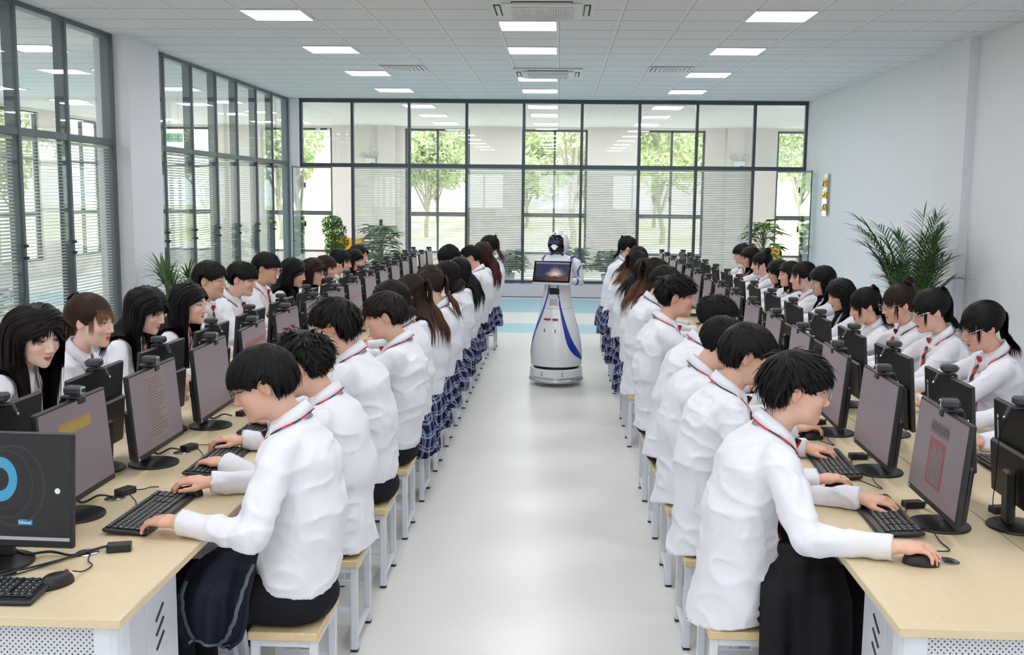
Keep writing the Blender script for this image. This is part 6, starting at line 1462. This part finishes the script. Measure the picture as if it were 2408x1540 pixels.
cb('keyboard cable of the unused front keyboard', (-1.58, 2.755, .01), (-1.52, 2.82, .003), (-1.44, 2.95, .003), (-1.4, 3.02, .003))
for k in range(4):
    w = WHO.get(('LN', k)); y = .7*k
    cb(f'mouse cable of the {w}', (-1.44, 3.71+y, .012), (-1.48, 3.74+y, .002), (-1.5, 3.7+y, .004), (-1.535, 3.67+y, .012))
    cb(f'keyboard cable of the {w}', (-1.425, 3.46+y, .01), (-1.46, 3.55+y, .002), (-1.49, 3.56+y, .03), (-1.52, 3.62+y, .02), (-1.54, 3.64+y, .014))
    cb(f'cables behind the screen of the {w}', (-1.66, 3.44+y, .1), (-1.64, 3.5+y, .012), (-1.6, 3.56+y, .02), (-1.57, 3.6+y, .004), r=.004)
    w = WHO.get(('RN', k))
    cb(f'mouse cable of the {w}', (1.23, 3.2+y+(.11 if k else 0), .012), (1.29, 3.24+y, .002), (1.29, 3.32+y, .003), (1.3, 3.4+y, .003))
    cb(f'keyboard cable of the {w}', (1.265, 3.6+y, .01), (1.29, 3.66+y, .003), (1.3, 3.7+y, .02), (1.33, 3.73+y, .012))
    cb(f'cables behind the screen of the {w}', (1.41, 3.56+y, .1), (1.4, 3.62+y, .012), (1.38, 3.7+y, .02), (1.36, 3.75+y, .004), r=.004)
# webcam cables hanging down the backs of two monitors
cable('webcam cable hanging behind the monitor at the right picture edge', [(1.575, 3.53, 1.14), (1.575, 3.6, 1.05), (1.58, 3.62, .9), (1.58, 3.63, .8), (1.6, 3.65, .76)], .0018)
# ---------------------------------------------------------------- jackets over the two nearest laps
NAVY = mat('navy_jacket_cloth', rgb(26, 30, 48), .7, spec=.25); t = NT(NAVY); t.bump(t.noise(t.coord(), 9, 4, .6, 1.2), .4, .012)
BLKJ = mat('black_coat_cloth', rgb(20, 20, 25), .75, spec=.25); t = NT(BLKJ); t.bump(t.noise(t.coord(), 8, 4, .6, 1.2), .4, .012)
PIPE = mat('grey_piping', rgb(92, 104, 112), .6); LINING = mat('blue_satin_lining', rgb(30, 36, 70), .45, spec=.4)
def drape(name, label, org, rz, prof, half, m, seed, pipes, lining=None):
    """cloth draped sideways over a lap; prof = list of (side offset, height), half = half length along the thighs at each profile point"""
    r = thing(name, label, 'jacket', org, rz); rng = np.random.default_rng(seed); nu, nv = 40, 36; pr = np.array(prof); V = []
    s = np.linspace(0, len(pr)-1, nv); a = np.interp(s, range(len(pr)), pr[:, 0]); z = np.interp(s, range(len(pr)), pr[:, 1]); h0 = np.interp(s, range(len(pr)), [h[0] for h in half]); h1 = np.interp(s, range(len(pr)), [h[1] for h in half])
    u = np.linspace(0, 1, nu); G = np.zeros((nv, nu, 3))
    for i in range(nv):
        yy = h0[i]+(h1[i]-h0[i])*u; f = min(1, i/nv*1.5); wv = np.sin(u*11+seed+i*.05)*.018*f+np.sin(u*23+2*seed)*.007*f
        G[i, :, 0] = a[i]+wv; G[i, :, 1] = yy; G[i, :, 2] = z[i]+.012*np.sin(u*7+seed)*f
    N_ = np.cross(np.gradient(G, axis=0), np.gradient(G, axis=1)); N_ /= np.linalg.norm(N_, axis=2, keepdims=True)+1e-9
    A_, B_ = G.reshape(-1, 3), (G+N_*.012).reshape(-1, 3); n0 = nu*nv
    F = np.array([(i*nu+k, i*nu+k+1, (i+1)*nu+k+1, (i+1)*nu+k) for i in range(nv-1) for k in range(nu-1)]); E = []
    for i in range(nv-1):
        for k in (0, nu-1): E.append((i*nu+k, (i+1)*nu+k, n0+(i+1)*nu+k, n0+i*nu+k))
    for k in range(nu-1):
        for i in (0, nv-1): E.append((i*nu+k, i*nu+k+1, n0+i*nu+k+1, n0+i*nu+k))
    np_mesh('cloth', np.concatenate([A_, B_]), np.concatenate([F, F[:, ::-1]+n0, np.array(E)]), m, r)
    for path in pipes:
        P = [tuple(G[min(nv-1, int(i*(nv-1))), min(nu-1, int(k*(nu-1)))]+N_[min(nv-1, int(i*(nv-1))), min(nu-1, int(k*(nu-1)))]*path[1]) for i, k in path[0]]
        b = MB(); b.tube(P, path[2], 6, flat=.5); b.build('piping', PIPE, r)
    return r
ln_ = lambda i0, k0, i1, k1, n=16: [(i0+(i1-i0)*q/n, k0+(k1-k0)*q/n) for q in range(n+1)]
drape('jacket', 'dark navy jacket with grey piping over the lap of the left front student', (-.87, 3.47, 0), PI2, [(.1, .59), (-.02, .602), (-.13, .594), (-.205, .53), (-.222, .46), (-.232, .4), (-.236, .37)], [(.14, .3), (.13, .31), (.1, .33), (.1, .345), (.1, .35), (.12, .33), (.16, .3)], NAVY, 3, [(ln_(.3, .05, 1, .3), -.004, .007), (ln_(.45, .97, 1, .86), -.004, .007), (ln_(.985, .02, .985, .98), -.004, .005)])
drape('coat', 'long black coat with grey zip tape over the lap of the right front student', (.69, 3.58, 0), -PI2, [(-.12, .6), (.0, .612), (.12, .61), (.205, .53), (.225, .4), (.235, .25), (.24, .1), (.24, .03)], [(.12, .31), (.1, .32), (.06, .33), (.04, .34), (.04, .345), (.04, .34), (.05, .33), (.06, .32)], BLKJ, 5, [(ln_(.1, .7, .62, .3), -.004, .012), (ln_(.62, .3, 1, .22), -.004, .003)])
